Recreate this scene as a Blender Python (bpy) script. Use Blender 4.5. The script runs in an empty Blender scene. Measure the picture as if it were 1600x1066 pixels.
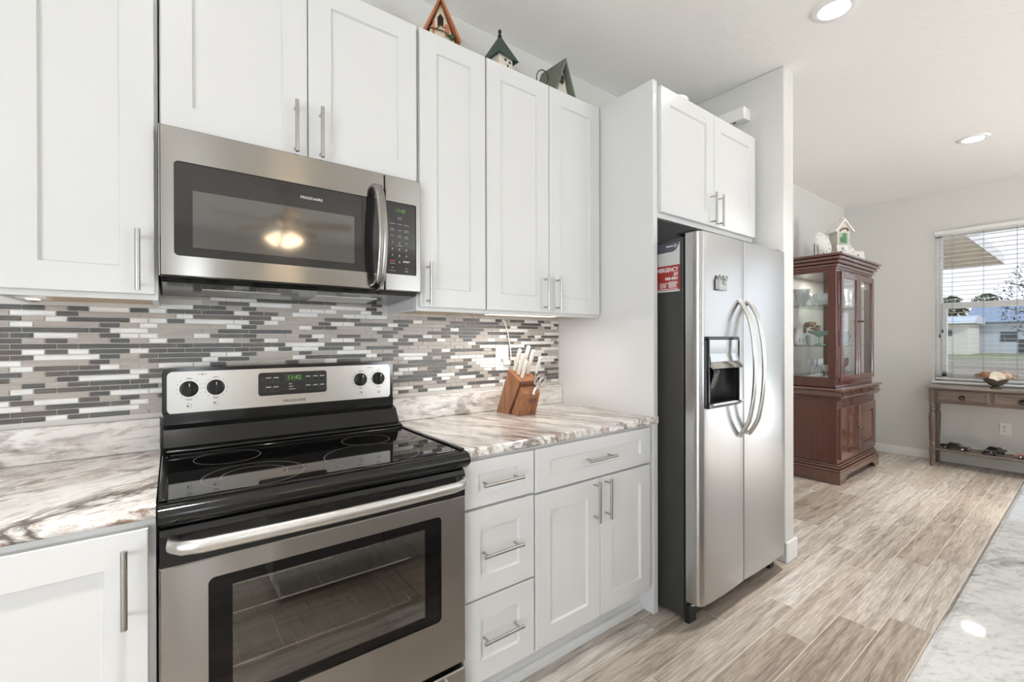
import bpy, math, random
from mathutils import Vector, Matrix
random.seed(7)
S = bpy.context.scene
COL = S.collection
D = bpy.data
PI = math.pi

# ------------------------------------------------------------------ camera
cam = D.objects.new('camera', D.cameras.new('camera'))
COL.objects.link(cam)
cam.location = (0.0253, -1.8846, 1.2641)
cam.rotation_euler = (PI / 2 - 0.0022, 0.0, -0.6494)
cam.rotation_euler = (Matrix.Rotation(-0.6494, 4, 'Z') @ Matrix.Rotation(PI / 2 - 0.0022, 4, 'X') @ Matrix.Rotation(-0.0024, 4, 'Z')).to_euler()
cam.data.sensor_width = 36.0
cam.data.lens = 703.85 / 1600 * 36.0
cam.data.shift_x = -(802.61 - 800) / 1600
cam.data.shift_y = (532.66 - 533) / 1600
cam.data.clip_start = 0.02
cam.data.clip_end = 400
S.camera = cam

# ------------------------------------------------------------------ view, world, lights
S.view_settings.view_transform = 'Standard'
S.view_settings.look = 'None'
S.view_settings.gamma = 1.0
S.view_settings.exposure = 0.07
S.view_settings.use_curve_mapping = False
CEIL = 2.807

W = D.worlds.new('sky'); S.world = W; W.use_nodes = True
wn = W.node_tree; wn.nodes.clear()
w_out = wn.nodes.new('ShaderNodeOutputWorld'); w_bg = wn.nodes.new('ShaderNodeBackground')
w_tc = wn.nodes.new('ShaderNodeTexCoord'); w_sep = wn.nodes.new('ShaderNodeSeparateXYZ')
w_rmp = wn.nodes.new('ShaderNodeValToRGB')
wn.links.new(w_tc.outputs['Generated'], w_sep.inputs[0]); wn.links.new(w_sep.outputs['Z'], w_rmp.inputs[0])
w_rmp.color_ramp.elements[0].position = 0.0; w_rmp.color_ramp.elements[0].color = (0.90, 0.93, 0.98, 1)
w_rmp.color_ramp.elements[1].position = 0.7; w_rmp.color_ramp.elements[1].color = (0.45, 0.65, 0.95, 1)
wn.links.new(w_rmp.outputs[0], w_bg.inputs[0]); wn.links.new(w_bg.outputs[0], w_out.inputs[0])
w_bg.inputs[1].default_value = 1.35

def light(name, kind, loc, power, color=(1, 1, 1), rot=(0, 0, 0), **kw):
    l = D.lights.new(name, kind); l.energy = power; l.color = color
    for k, v in kw.items(): setattr(l, k, v)
    o = D.objects.new(name, l); COL.objects.link(o); o.location = loc; o.rotation_euler = rot
    return o

# the sun stands off the front left corner of the house: it lights the yard, not this side of the room
light('sun', 'SUN', (-8, -12, 12), 1.7, (1, .95, .88), Vector((.35, .65, -.67)).to_track_quat('-Z', 'Y').to_euler(), angle=.01)
# daylight through the glazed openings of the great room, plus an added fill lamp on the left
DAY = (.85, .93, 1)
light('daylight_sliding_door', 'AREA', (6.56, -3.52, 1.22), 19, DAY, (0, PI / 2, 0), shape='RECTANGLE', size=2.3, size_y=2.5)
light('daylight_front_window', 'AREA', (4.3, -6.56, 1.4), 34, DAY, (PI / 2, 0, 0), shape='RECTANGLE', size=2.6, size_y=1.8)
light('left_fill', 'AREA', (-3.36, -3.9, 1.17), 158, DAY, (0, -PI / 2, 0), shape='RECTANGLE', size=2.25, size_y=2.6)
light('daylight_narrow_window', 'AREA', (.27, -6.56, 1.28), 17, DAY, (PI / 2, 0, 0), shape='RECTANGLE', size=.3, size_y=1.9)
# added fill lamps outside the openings, tilted up to brighten the ceilings
light('ceiling_fill_right', 'AREA', (7.4, -3.52, .02), 60, (.88, .945, 1), (0, PI - .6, 0), shape='RECTANGLE', size=1.6, size_y=2.6)
light('ceiling_fill_front', 'AREA', (4.3, -7.3, .4), 290, (.88, .945, 1), (PI - .6, 0, 0), shape='RECTANGLE', size=2.8, size_y=1.4)
light('ceiling_fill_left', 'AREA', (-4.1, -3.9, .1), 90, (.88, .945, 1), (0, PI + .6, 0), shape='RECTANGLE', size=1.4, size_y=2.8)

# ------------------------------------------------------------------ helpers
ORG = {}

class MB:
    """collects faces and links them as one mesh object"""
    def __init__(s): s.v = []; s.f = []; s.m = []; s.s = []
    def face(s, idx, m=0, sm=False): s.f.append(idx); s.m.append(m); s.s.append(sm)
    def add(s, vs, fs, m=0, sm=False, M=None):
        b = len(s.v)
        s.v += [tuple(M @ Vector(p)) if M else tuple(p) for p in vs]
        for f in fs: s.face([b + i for i in f], m, sm)
        return s
    def box(s, x0, x1, y0, y1, z0, z1, b=0, m=0, M=None):
        x0, x1 = min(x0, x1), max(x0, x1); y0, y1 = min(y0, y1), max(y0, y1); z0, z1 = min(z0, z1), max(z0, z1)
        if b <= 0:
            vs = [(x, y, z) for z in (z0, z1) for y in (y0, y1) for x in (x0, x1)]
            return s.add(vs, [(0, 2, 3, 1), (4, 5, 7, 6), (0, 1, 5, 4), (2, 6, 7, 3), (0, 4, 6, 2), (1, 3, 7, 5)], m, False, M)
        b = min(b, (x1 - x0) * .49, (y1 - y0) * .49, (z1 - z0) * .49)
        vs = []; ix = {}
        for sx in (0, 1):
            for sy in (0, 1):
                for sz in (0, 1):
                    c = ((x0, x1)[sx], (y0, y1)[sy], (z0, z1)[sz]); i = ((b, -b)[sx], (b, -b)[sy], (b, -b)[sz])
                    for a in range(3):
                        p = [c[k] + i[k] for k in range(3)]; p[a] = c[a]
                        ix[sx, sy, sz, a] = len(vs); vs.append(tuple(p))
        fs = []
        for a in range(3):
            u, w = [(1, 2), (2, 0), (0, 1)][a]
            for sa in (0, 1):
                q = []
                for (i, j) in ((0, 0), (1, 0), (1, 1), (0, 1)):
                    k = [0, 0, 0]; k[a] = sa; k[u] = i; k[w] = j; q.append(ix[k[0], k[1], k[2], a])
                fs.append(q if sa else q[::-1])
            for su in (0, 1):
                for sw in (0, 1):
                    k0 = [0, 0, 0]; k0[u] = su; k0[w] = sw; k1 = k0[:]; k1[a] = 1
                    q = [ix[(*k0, u)], ix[(*k1, u)], ix[(*k1, w)], ix[(*k0, w)]]
                    fs.append(q if su != sw else q[::-1])
        for sx in (0, 1):
            for sy in (0, 1):
                for sz in (0, 1):
                    q = [ix[sx, sy, sz, a] for a in range(3)]
                    fs.append(q if (sx + sy + sz) % 2 else q[::-1])
        return s.add(vs, fs, m, False, M)
    def prism(s, poly, axis, a0, a1, m=0, M=None, sm=False):
        """poly: 2-D outline in the two other axes (x,y,z order), extruded along axis"""
        n = len(poly)
        def P(p, a): return {'x': (a, p[0], p[1]), 'y': (p[0], a, p[1]), 'z': (p[0], p[1], a)}[axis]
        vs = [P(p, a0) for p in poly] + [P(p, a1) for p in poly]
        ar = sum(poly[i][0] * poly[(i + 1) % n][1] - poly[(i + 1) % n][0] * poly[i][1] for i in range(n))
        flip = (ar > 0) == (axis != 'y'); flip = flip if a1 > a0 else not flip
        b = len(s.v); s.v += [tuple(M @ Vector(p)) if M else p for p in vs]
        for i in range(n):
            j = (i + 1) % n; q = [b + i, b + j, b + n + j, b + n + i]
            s.face(q if flip else q[::-1], m, sm)
        c0 = [b + i for i in range(n)]; c1 = [b + n + i for i in range(n)]
        s.face(c0[::-1] if flip else c0, m); s.face(c1 if flip else c1[::-1], m)
        return s
    def tube(s, pts, r, n=10, m=0, flat=None, up=(0, 0, 1), closed=False, M=None, cap=True):
        """round (or flat=(a,b) elliptical) bar along pts; r may be a list"""
        pts = [Vector(p) for p in pts]; k = len(pts); b = len(s.v); up = Vector(up)
        for i, p in enumerate(pts):
            if closed: t = (pts[(i + 1) % k] - pts[i - 1])
            else: t = pts[min(i + 1, k - 1)] - pts[max(i - 1, 0)]
            t.normalize(); u = up if abs(t.dot(up)) < .97 else Vector((1, 0, 0)) if abs(t.x) < .9 else Vector((0, 1, 0))
            a = t.cross(u).normalized(); c = a.cross(t).normalized()
            rr = r[i] if isinstance(r, (list, tuple)) else r
            ra, rb = (flat[0] * rr, flat[1] * rr) if flat else (rr, rr)
            for j in range(n):
                q = p + a * (math.cos(2 * PI * j / n) * ra) + c * (math.sin(2 * PI * j / n) * rb)
                s.v.append(tuple(M @ q) if M else tuple(q))
        for i in range(k if closed else k - 1):
            i2 = (i + 1) % k
            for j in range(n):
                j2 = (j + 1) % n
                s.face([b + i * n + j, b + i2 * n + j, b + i2 * n + j2, b + i * n + j2][::-1], m, True)
        if cap and not closed:
            s.face([b + j for j in range(n)], m); s.face([b + (k - 1) * n + j for j in range(n)][::-1], m)
        return s
    def lathe(s, prof, c, n=20, m=0, axis='z', M=None, sm=True, sx=1, sy=1):
        b = len(s.v); k = len(prof)
        for (r, z) in prof:
            for j in range(n):
                a = 2 * PI * j / n; p = (r * math.cos(a) * sx, r * math.sin(a) * sy, z)
                p = {'z': (c[0] + p[0], c[1] + p[1], c[2] + p[2]), 'y': (c[0] + p[0], c[1] - p[2], c[2] + p[1]), 'x': (c[0] - p[2], c[1] + p[1], c[2] + p[0])}[axis]
                s.v.append(tuple(M @ Vector(p)) if M else p)
        for i in range(k - 1):
            for j in range(n):
                j2 = (j + 1) % n
                s.face([b + i * n + j, b + i * n + j2, b + (i + 1) * n + j2, b + (i + 1) * n + j], m, sm)
        if prof[0][0] > 1e-6: s.face([b + j for j in range(n)][::-1], m)
        if prof[-1][0] > 1e-6: s.face([b + (k - 1) * n + j for j in range(n)], m)
        return s
    def ball(s, c, rx, ry=None, rz=None, n=14, m=0, M=None):
        ry = ry or rx; rz = rz or rx; k = max(5, n // 2)
        return s.lathe([(max(1e-7, math.sin(PI * i / k)) * rx, -math.cos(PI * i / k) * rz) for i in range(k + 1)], c, n, m, 'z', M, True, 1, ry / rx)
    def ring(s, c, r0, r1, n=48, m=0, axis='z', a0=0, a1=2 * PI):
        b = len(s.v)
        full = abs(a1 - a0 - 2 * PI) < 1e-6; k = n if full else n + 1
        for r in (r0, r1):
            for j in range(k):
                a = a0 + (a1 - a0) * j / n; p = (r * math.cos(a), r * math.sin(a))
                s.v.append((c[0] + p[0], c[1] + p[1], c[2]) if axis == 'z' else (c[0] + p[0], c[1], c[2] + p[1]))
        for j in range(n):
            j2 = (j + 1) % k; q = [b + j, b + k + j, b + k + j2, b + j2]
            s.face(q if axis == 'z' else q, m)
        return s
    def shaker(s, x0, x1, z0, z1, yf, th=.02, st=.071, rec=.009, m=0, top=None):
        """door or drawer front facing -y: flat frame, small lip, recessed panel"""
        tp = top or st; e = .0018; l = .004
        R = lambda i, y, t=0: [(x0 + i, y, z0 + i + t), (x1 - i, y, z0 + i + t), (x1 - i, y, z1 - i - t), (x0 + i, y, z1 - i - t)]
        loops = [R(0, yf + th), R(0, yf + e), R(e, yf), R(st, yf, tp - st), R(st + l, yf + rec, tp - st)]
        b = len(s.v)
        for L in loops: s.v += L
        for k in range(4):
            for j in range(4):
                j2 = (j + 1) % 4
                s.face([b + k * 4 + j, b + k * 4 + j2, b + k * 4 + 4 + j2, b + k * 4 + 4 + j], m)
        s.face([b + 16, b + 17, b + 18, b + 19], m); s.face([b, b + 3, b + 2, b + 1], m)
        return s
    def build(s, name, mats, parent=None, kind=None, org=None, local=False):
        me = D.meshes.new(name)
        o0 = Vector((0, 0, 0)) if local else ORG.get(parent, Vector((0, 0, 0))) if parent else Vector(org or (0, 0, 0))
        me.from_pydata([tuple(Vector(p) - o0) for p in s.v], [], s.f)
        for m_ in (mats if isinstance(mats, (list, tuple)) else [mats]): me.materials.append(m_)
        me.polygons.foreach_set('material_index', s.m); me.polygons.foreach_set('use_smooth', s.s)
        if any(s.s): me.set_sharp_from_angle(angle=math.radians(38))
        me.update()
        o = D.objects.new(name, me); COL.objects.link(o)
        if parent: o.parent = parent
        else: o.location = o0
        ORG[o] = o0
        if kind: o['kind'] = kind
        return o

def thing(name, label, cat, loc, group=None, rz=0):
    o = D.objects.new(name, None); COL.objects.link(o); o.location = loc; o.rotation_euler = (0, 0, rz)
    o.empty_display_size = .05
    ORG[o] = Vector(loc); o['label'] = label; o['category'] = cat
    if group: o['group'] = group
    return o

def tag(o, label, cat, group=None, kind=None):
    o['label'] = label; o['category'] = cat
    if group: o['group'] = group
    if kind: o['kind'] = kind
    return o

def dup(root, loc, label=None, rz=None):
    def cp(o, par):
        c = o.copy(); COL.objects.link(c); c.parent = par
        for ch in list(o.children): cp(ch, c)
        return c
    r = cp(root, None); r.location = loc; ORG[r] = Vector(loc)
    if rz is not None: r.rotation_euler = (0, 0, rz)
    if label: r['label'] = label
    return r

def writing(txt, size, loc, mat_, parent, face='-y', align='CENTER', name='lettering', bold=0.0, sx=1.0):
    cu = D.curves.new(name, 'FONT'); cu.body = txt; cu.size = size; cu.align_x = align; cu.align_y = 'CENTER'
    cu.extrude = .0002; cu.offset = bold; cu.resolution_u = 3
    t = D.objects.new(name, cu); COL.objects.link(t)
    bpy.context.view_layer.update()
    me = D.meshes.new_from_object(t.evaluated_get(bpy.context.evaluated_depsgraph_get()))
    D.objects.remove(t)
    R = {'-y': Matrix.Rotation(PI / 2, 4, 'X'), '-x': Matrix.Rotation(-PI / 2, 4, 'Z') @ Matrix.Rotation(PI / 2, 4, 'X')}[face]
    me.transform(Matrix.Translation(Vector(loc) - ORG.get(parent, Vector())) @ R @ Matrix.Diagonal((sx, 1, 1, 1)))
    me.materials.clear(); me.materials.append(mat_); me.name = name
    o = D.objects.new(name, me); COL.objects.link(o); o.parent = parent; ORG[o] = ORG.get(parent, Vector())
    return o

# ------------------------------------------------------------------ materials
def srgb(r, g, b):
    f = lambda c: (c / 255 / 12.92) if c <= 10 else ((c / 255 + .055) / 1.055) ** 2.4
    return (f(r), f(g), f(b), 1)

class NT:
    def __init__(s, name):
        s.mat = D.materials.new(name); s.mat.use_nodes = True; s.t = s.mat.node_tree
        s.b = s.t.nodes['Principled BSDF']; s.out = s.t.nodes['Material Output']
    def n(s, t, **kw):
        x = s.t.nodes.new('ShaderNode' + t)
        for k, v in kw.items(): setattr(x, k, v)
        return x
    def l(s, a, b): s.t.links.new(a, b)
    def inp(s, node, **kw):
        for k, v in kw.items(): node.inputs[k.replace('_', ' ')].default_value = v
        return node
    def coord(s, scale=(1, 1, 1), rot=(0, 0, 0), loc=(0, 0, 0), out='Object'):
        tc = s.n('TexCoord'); mr = s.n('Mapping'); mp = s.n('Mapping')
        mr.inputs['Rotation'].default_value = rot; mr.inputs['Location'].default_value = loc; mp.inputs['Scale'].default_value = scale
        s.l(tc.outputs[out], mr.inputs['Vector']); s.l(mr.outputs[0], mp.inputs['Vector']); return mp.outputs[0]
    def noise(s, vec, scale=5, detail=4, rough=.5, dist=0):
        x = s.n('TexNoise'); s.inp(x, Scale=scale, Detail=detail, Roughness=rough, Distortion=dist)
        if vec is not None: s.l(vec, x.inputs['Vector'])
        return x.outputs['Fac']
    def ramp(s, fac, stops):
        r = s.n('ValToRGB'); e = r.color_ramp.elements
        while len(e) > 1: e.remove(e[-1])
        e[0].position, e[0].color = stops[0]
        for p, c in stops[1:]:
            k = e.new(p); k.color = c
        s.l(fac, r.inputs[0]); return r.outputs[0]
    def mix(s, fac, a, b, mode='MIX'):
        x = s.n('Mix', data_type='RGBA', blend_type=mode)
        for sock, v in ((x.inputs[0], fac), (x.inputs[6], a), (x.inputs[7], b)):
            if hasattr(v, 'is_linked'): s.l(v, sock)
            else: sock.default_value = v
        return x.outputs[2]
    def bump(s, h, strength=.2, dist=.002):
        x = s.n('Bump'); x.inputs['Strength'].default_value = strength; x.inputs['Distance'].default_value = dist
        s.l(h, x.inputs['Height']); s.l(x.outputs[0], s.b.inputs['Normal'])
    def set(s, **kw):
        for k, v in kw.items():
            s.b.inputs[k.replace('_', ' ')].default_value = v
        return s

def plain(name, col, rough=.5, metal=0, coat=0, spec=.5, var=0.03, em=None, es=0):
    N = NT(name); N.set(Roughness=rough, Metallic=metal, Coat_Weight=coat); N.b.inputs['Specular IOR Level'].default_value = spec
    N.b.inputs['Coat Roughness'].default_value = .08
    if var:
        nz = N.noise(N.coord(), 9, 3)
        dk = tuple(c * (1 - var) for c in col[:3]) + (1,)
        N.l(N.ramp(nz, [(.3, dk), (.7, col)]), N.b.inputs['Base Color'])
    else: N.b.inputs['Base Color'].default_value = col
    if em: N.b.inputs['Emission Color'].default_value = em; N.b.inputs['Emission Strength'].default_value = es
    return N.mat

def steel(name, col, rough, brush, aniso=.75, grain=.15):
    """brushed stainless; brush = direction of the brush lines"""
    N = NT(name); N.set(Metallic=1, Anisotropic=aniso)
    sc = {'x': (3, 700, 700), 'z': (700, 700, 3)}[brush]
    nz = N.noise(N.coord(sc), 1, 3, .6)
    N.l(N.ramp(nz, [(.3, tuple(c * (1 - grain * .2) for c in col[:3]) + (1,)), (.7, col)]), N.b.inputs['Base Color'])
    mr = N.n('MapRange'); N.l(nz, mr.inputs[0]); mr.inputs[3].default_value = rough * (1 - grain); mr.inputs[4].default_value = rough * (1 + grain)
    N.l(mr.outputs[0], N.b.inputs['Roughness'])
    tg = N.n('Tangent'); tg.direction_type = 'RADIAL'; tg.axis = 'Z'
    N.l(tg.outputs[0], N.b.inputs['Tangent'])
    N.b.inputs['Anisotropic Rotation'].default_value = 0.25
    return N.mat

def granite(name, rot, base, mid, dark, amt=1.0, stretch=.3, scale=9.0, loc=(0, 0, 0), gloss=.12, vein=.6):
    """flecked stone: broad drifts, flecks stretched along one direction, a few dark veins"""
    N = NT(name); N.set(Roughness=gloss, Coat_Weight=.3)
    v = N.coord((stretch, 1, 1), rot, loc)
    wob = N.n('TexNoise'); N.inp(wob, Scale=4.0, Detail=4.0); N.l(v, wob.inputs['Vector'])
    add = N.n('VectorMath', operation='MULTIPLY_ADD'); N.l(wob.outputs['Color'], add.inputs[0])
    add.inputs[1].default_value = (.16, .16, .16); N.l(v, add.inputs[2]); vv = add.outputs[0]
    K, Wt = (0, 0, 0, 1), (1, 1, 1, 1)
    def m(*xs):
        o = xs[0]
        for x in xs[1:]: o = N.mix(1.0, o, x, 'MULTIPLY')
        return o
    def k(x, f):
        q = N.n('Math', operation='MULTIPLY'); N.l(x, q.inputs[0]); q.inputs[1].default_value = f; return q.outputs[0]
    drift = N.ramp(N.noise(v, scale * .28, 5, .6), [(.42, K), (.58, Wt)])
    fleck = N.ramp(N.noise(vv, scale * 1.3, 9, .72), [(.49, K), (.56, Wt)])
    fine = N.ramp(N.noise(vv, scale * 4.5, 6, .7), [(.50, K), (.64, Wt)])
    warm = N.mix(.5, mid, base)
    c = N.mix(k(N.ramp(N.noise(vv, scale * .6, 6, .6), [(.45, K), (.65, Wt)]), .40), base, warm)
    c = N.mix(k(m(fleck, drift), .95 * amt), c, mid)
    c = N.mix(k(fine, .52 * amt), c, mid)
    c = N.mix(k(m(fine, fleck, drift), .85 * amt), c, dark)
    vn = N.ramp(N.noise(vv, scale * .42, 7, .60), [(.465, K), (.495, Wt), (.505, Wt), (.535, K)])
    c = N.mix(k(m(vn, N.ramp(N.noise(v, scale * .5, 2, .5), [(.48, K), (.60, Wt)])), vein * amt), c, dark)
    N.l(c, N.b.inputs['Base Color'])
    return N.mat

def wood(name, light_, dark_, grain='z', rough=.4, scale=1.0, coat=.1, rings=5):
    N = NT(name); N.set(Roughness=rough, Coat_Weight=coat, Coat_IOR=1.8 if coat >= .8 else 1.5)
    k = {'x': (1, 14, 14), 'y': (14, 1, 14), 'z': (14, 14, 1)}[grain]
    v = N.coord(tuple(a * scale for a in k))
    a = N.noise(v, 2.2, 5, .55, .15); b = N.noise(v, 9, 4, .6)
    N.l(N.mix(.35, N.ramp(a, [(.3, dark_), (.68, light_)]), N.ramp(b, [(.35, dark_), (.65, light_)])), N.b.inputs['Base Color'])
    return N.mat

def glass(name, tint=(1, 1, 1, 1), refl=.08, rough=.0):
    """thin pane: clear with a mirror-like surface reflection"""
    N = NT(name); N.t.nodes.remove(N.b)
    tr = N.n('BsdfTransparent'); gl = N.n('BsdfGlossy'); fr = N.n('LayerWeight'); mx = N.n('MixShader')
    tr.inputs[0].default_value = tint; gl.inputs['Roughness'].default_value = rough; fr.inputs[0].default_value = .5
    pw = N.n('Math', operation='POWER'); N.l(fr.outputs['Facing'], pw.inputs[0]); pw.inputs[1].default_value = 5
    ad = N.n('Math', operation='MULTIPLY_ADD'); N.l(pw.outputs[0], ad.inputs[0]); ad.inputs[1].default_value = .85; ad.inputs[2].default_value = refl
    ad.use_clamp = True
    N.l(ad.outputs[0], mx.inputs[0]); N.l(tr.outputs[0], mx.inputs[1]); N.l(gl.outputs[0], mx.inputs[2]); N.l(mx.outputs[0], N.out.inputs[0])
    return N.mat

WHITE = plain('white_lacquer', srgb(219, 218, 216), .32, coat=.25, var=.01)
TRIMW = plain('white_trim_paint', srgb(240, 238, 235), .4, var=.01)
MAPLE = wood('maple_underside', srgb(226, 203, 170), srgb(196, 166, 128), 'x', .5)
NICKEL = plain('brushed_nickel', srgb(190, 188, 184), .24, 1, var=.04)
CHROME = plain('chrome', srgb(225, 225, 225), .07, 1, var=0)
STEELH = steel('stainless_brushed_across', srgb(164, 161, 157), .21, 'x', .95)
STEELV = steel('stainless_brushed_upright', srgb(182, 181, 180), .26, 'x', .45, .02)
STEELF = steel('stainless_satin_fascia', srgb(226, 223, 219), .34, 'x', .8)
STEELP = plain('stainless_handle', srgb(214, 212, 208), .33, 1, var=.03)
BLACKG = plain('black_gloss_enamel', srgb(20, 19, 18), .12, var=0)
BLACKM = plain('black_matte_plastic', srgb(26, 25, 24), .45, var=.05)
BLKGLS = plain('black_glass', srgb(12, 11, 11), .03, spec=.30, var=0)
DKFRDG = plain('charcoal_textured_side', srgb(58, 57, 55), .5, var=.08)
MWGLS = plain('dark_oven_glass', srgb(58, 55, 52), .04, coat=1, var=.02); MWGLS.node_tree.nodes['Principled BSDF'].inputs['Coat IOR'].default_value = 1.9
MWFRM = plain('dark_glass_border', srgb(38, 36, 35), .10, coat=.4, var=0)
PRINTW = plain('white_print', srgb(225, 225, 222), .5, var=0)
PRINTG = plain('grey_print', srgb(150, 149, 146), .5, var=0)
PRINTD = plain('dark_print', srgb(45, 44, 43), .5, var=0)
PRINTR = plain('red_print', srgb(205, 70, 55), .5, var=0)
LEDG = plain('green_display', srgb(60, 110, 40), .4, var=0, em=srgb(140, 210, 90), es=.45)
PLASTW = plain('white_plastic', srgb(238, 236, 232), .35, var=.01)
GAPDK = plain('dark_gap_rubber', srgb(24, 23, 22), .7, var=0)

def wall_paint():
    N = NT('greige_wall_paint'); N.set(Roughness=.75)
    nz = N.noise(N.coord(), 60, 4, .6)
    N.l(N.ramp(nz, [(.3, srgb(212, 210, 205)), (.7, srgb(216, 214, 209))]), N.b.inputs['Base Color'])
    N.bump(N.noise(N.coord(), 45, 5, .6), .12, .003); return N.mat
WALL = wall_paint()

def ceil_paint():
    N = NT('ceiling_knockdown'); N.set(Roughness=.85)
    N.b.inputs['Base Color'].default_value = srgb(243, 241, 237)
    nz = N.noise(N.coord(), 14, 5, .55, .8)
    N.bump(N.ramp(nz, [(.5, (0, 0, 0, 1)), (.6, (1, 1, 1, 1))]), .18, .004); return N.mat
CEILM = ceil_paint()

def plank_tile():
    N = NT('wood_look_plank_tile'); N.set(Roughness=.36); N.b.inputs['Specular IOR Level'].default_value = .45
    at = N.n('Attribute', attribute_name='plank'); tc = N.n('TexCoord')
    off = N.n('VectorMath', operation='MULTIPLY_ADD'); N.l(at.outputs['Color'], off.inputs[0]); off.inputs[1].default_value = (37, 41, 53); N.l(tc.outputs['Object'], off.inputs[2])
    mp = N.n('Mapping'); mp.inputs['Scale'].default_value = (1.2, 9, 9); N.l(off.outputs[0], mp.inputs[0])
    a = N.noise(mp.outputs[0], 1.6, 6, .6, 1.2); b = N.noise(mp.outputs[0], 7, 5, .65, .4)
    wv = N.n('TexWave', wave_type='RINGS', rings_direction='X'); N.inp(wv, Scale=1.3, Distortion=9.0, Detail=3.0, Detail_Scale=1.2, Detail_Roughness=.6)
    mp2 = N.n('Mapping'); mp2.inputs['Scale'].default_value = (.5, 4.5, 4.5); N.l(off.outputs[0], mp2.inputs[0]); N.l(mp2.outputs[0], wv.inputs[0])
    mp3 = N.n('Mapping'); mp3.inputs['Scale'].default_value = (2.2, 45, 45); N.l(off.outputs[0], mp3.inputs[0])
    lt, md, dk = srgb(236, 229, 220), srgb(194, 183, 171), srgb(124, 109, 97)
    c = N.ramp(a, [(.28, dk), (.46, md), (.68, lt)])
    c = N.mix(.35, c, N.ramp(b, [(.36, dk), (.62, lt)]))
    c = N.mix(.28, c, N.ramp(wv.outputs['Fac'], [(.2, dk), (.55, lt)]))
    sp = N.n('SeparateColor'); N.l(at.outputs['Color'], sp.inputs[0])
    fg = N.noise(mp3.outputs[0], 3, 6, .7, .5)
    c = N.mix(.34, c, N.ramp(fg, [(.42, dk), (.57, lt)]))
    tint = N.ramp(sp.outputs[0], [(0, srgb(212, 203, 194)), (.5, srgb(235, 230, 224)), (1, (1, 1, 1, 1))])
    N.l(N.mix(1.0, c, tint, 'MULTIPLY'), N.b.inputs['Base Color'])
    N.bump(b, .08, .002); return N.mat
PLANK = plank_tile()
GROUT = plain('floor_grout', srgb(222, 213, 200), .8, var=.05)

# ------------------------------------------------------------------ setting: floor, walls, ceiling
XR, XL, YB = 6.368, -3.2, -6.4

def make_floor():
    m = MB(); cols = []
    m.box(XL, XR, YB, 0, -.08, -.0015, m=1); cols += [(0, 0, 0)] * 6
    p = .1455; y0 = -.996; L = .906; g = .0040
    known = {0: 2.13, 1: 2.455, 2: 2.618, -1: 2.352, -2: 1.993, 3: 2.25, -3: 1.70}
    k = -8
    while True:
        yt = y0 - k * p
        k += 1
        if yt > p: continue
        if yt - p < YB - p: break
        kk = k - 1; x = known.get(kk, (kk * 7919 % 31) / 31 * L); x -= math.ceil((x - XL) / L) * L
        while x < XR:
            a, b = max(x + g / 2, XL), min(x + L - g / 2, XR); t, u = min(yt - g / 2, 0), max(yt - p + g / 2, YB)
            if b > a and t > u:
                m.add([(a, u, 0), (b, u, 0), (b, t, 0), (a, t, 0)], [(0, 1, 2, 3)]); cols.append((random.random(), random.random(), random.random()))
            x += L
    o = m.build('floor', [PLANK, GROUT], kind='structure')
    at = o.data.color_attributes.new('plank', 'FLOAT_COLOR', 'CORNER'); i = 0
    for f, c in zip(o.data.polygons, cols):
        for _ in f.loop_indices: at.data[i].color = (*c, 1); i += 1
make_floor()
MB().box(XL - .15, XR + .15, YB - .15, .15, CEIL, CEIL + .2).build('ceiling', CEILM, kind='structure')
MB().box(XL, XR + .12, 0, .12, 0, CEIL).build('wall_back', WALL, kind='structure')
MB().box(2.775, 2.896, -.787, -.0005, .0005, CEIL - .0005, .006).build('wall_partition', WALL, kind='structure')
LY0, LY1 = -5.2, -2.6
m = MB().box(XL - .12, XL, YB, LY0, 0, CEIL).box(XL - .12, XL, LY1, .12, 0, CEIL).box(XL - .12, XL, LY0, LY1, 0, .05).box(XL - .12, XL, LY0, LY1, 2.3, CEIL)
m.build('wall_left', WALL, kind='structure')
# right wall (far end of the dining area) with the window and the sliding door opening
WY0, WY1, WZ0, WZ1 = -2.02, -.80, .83, 2.36
SY0, SY1, SZ1 = -4.75, -2.3, 2.35
m = MB(); x0, x1 = XR, XR + .12
m.box(x0, x1, WY1, 0, 0, CEIL).box(x0, x1, SY1, WY0, 0, CEIL).box(x0, x1, YB, SY0, 0, CEIL)
m.box(x0, x1, WY0, WY1, 0, WZ0).box(x0, x1, WY0, WY1, WZ1, CEIL).box(x0, x1, SY0, SY1, SZ1, CEIL)
m.build('wall_right', WALL, kind='structure')
m = MB(); FX0, FX1, FZ0, FZ1 = 3.0, 5.6, .5, 2.3
y0, y1 = YB - .12, YB
NX0, NX1 = .12, .42
m.box(XL, NX0, y0, y1, 0, CEIL).box(NX1, FX0, y0, y1, 0, CEIL).box(NX0, NX1, y0, y1, 0, .3).box(NX0, NX1, y0, y1, 2.25, CEIL).box(FX1, XR, y0, y1, 0, CEIL).box(FX0, FX1, y0, y1, 0, FZ0).box(FX0, FX1, y0, y1, FZ1, CEIL)
m.build('wall_front', WALL, kind='structure')

def bboard(name, x0, x1, y0, y1, h=.092):
    return MB().box(x0, x1, y0, y1, .0005, h, .004).build(name, TRIMW, kind='structure')
bboard('baseboard_right', XR - .014, XR - .0005, SY1, -.0155)
bboard('baseboard_back', 2.8975, XR - .0005, -.0145, -.0005)
bboard('baseboard_partition', 2.772, 2.911, -.801, -.788, .118)
bboard('baseboard_partition_side', 2.8965, 2.911, -.7875, -.015, .118)

GLASSP = glass('window_pane_glass', (.98, .98, .98, 1), .03)
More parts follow.
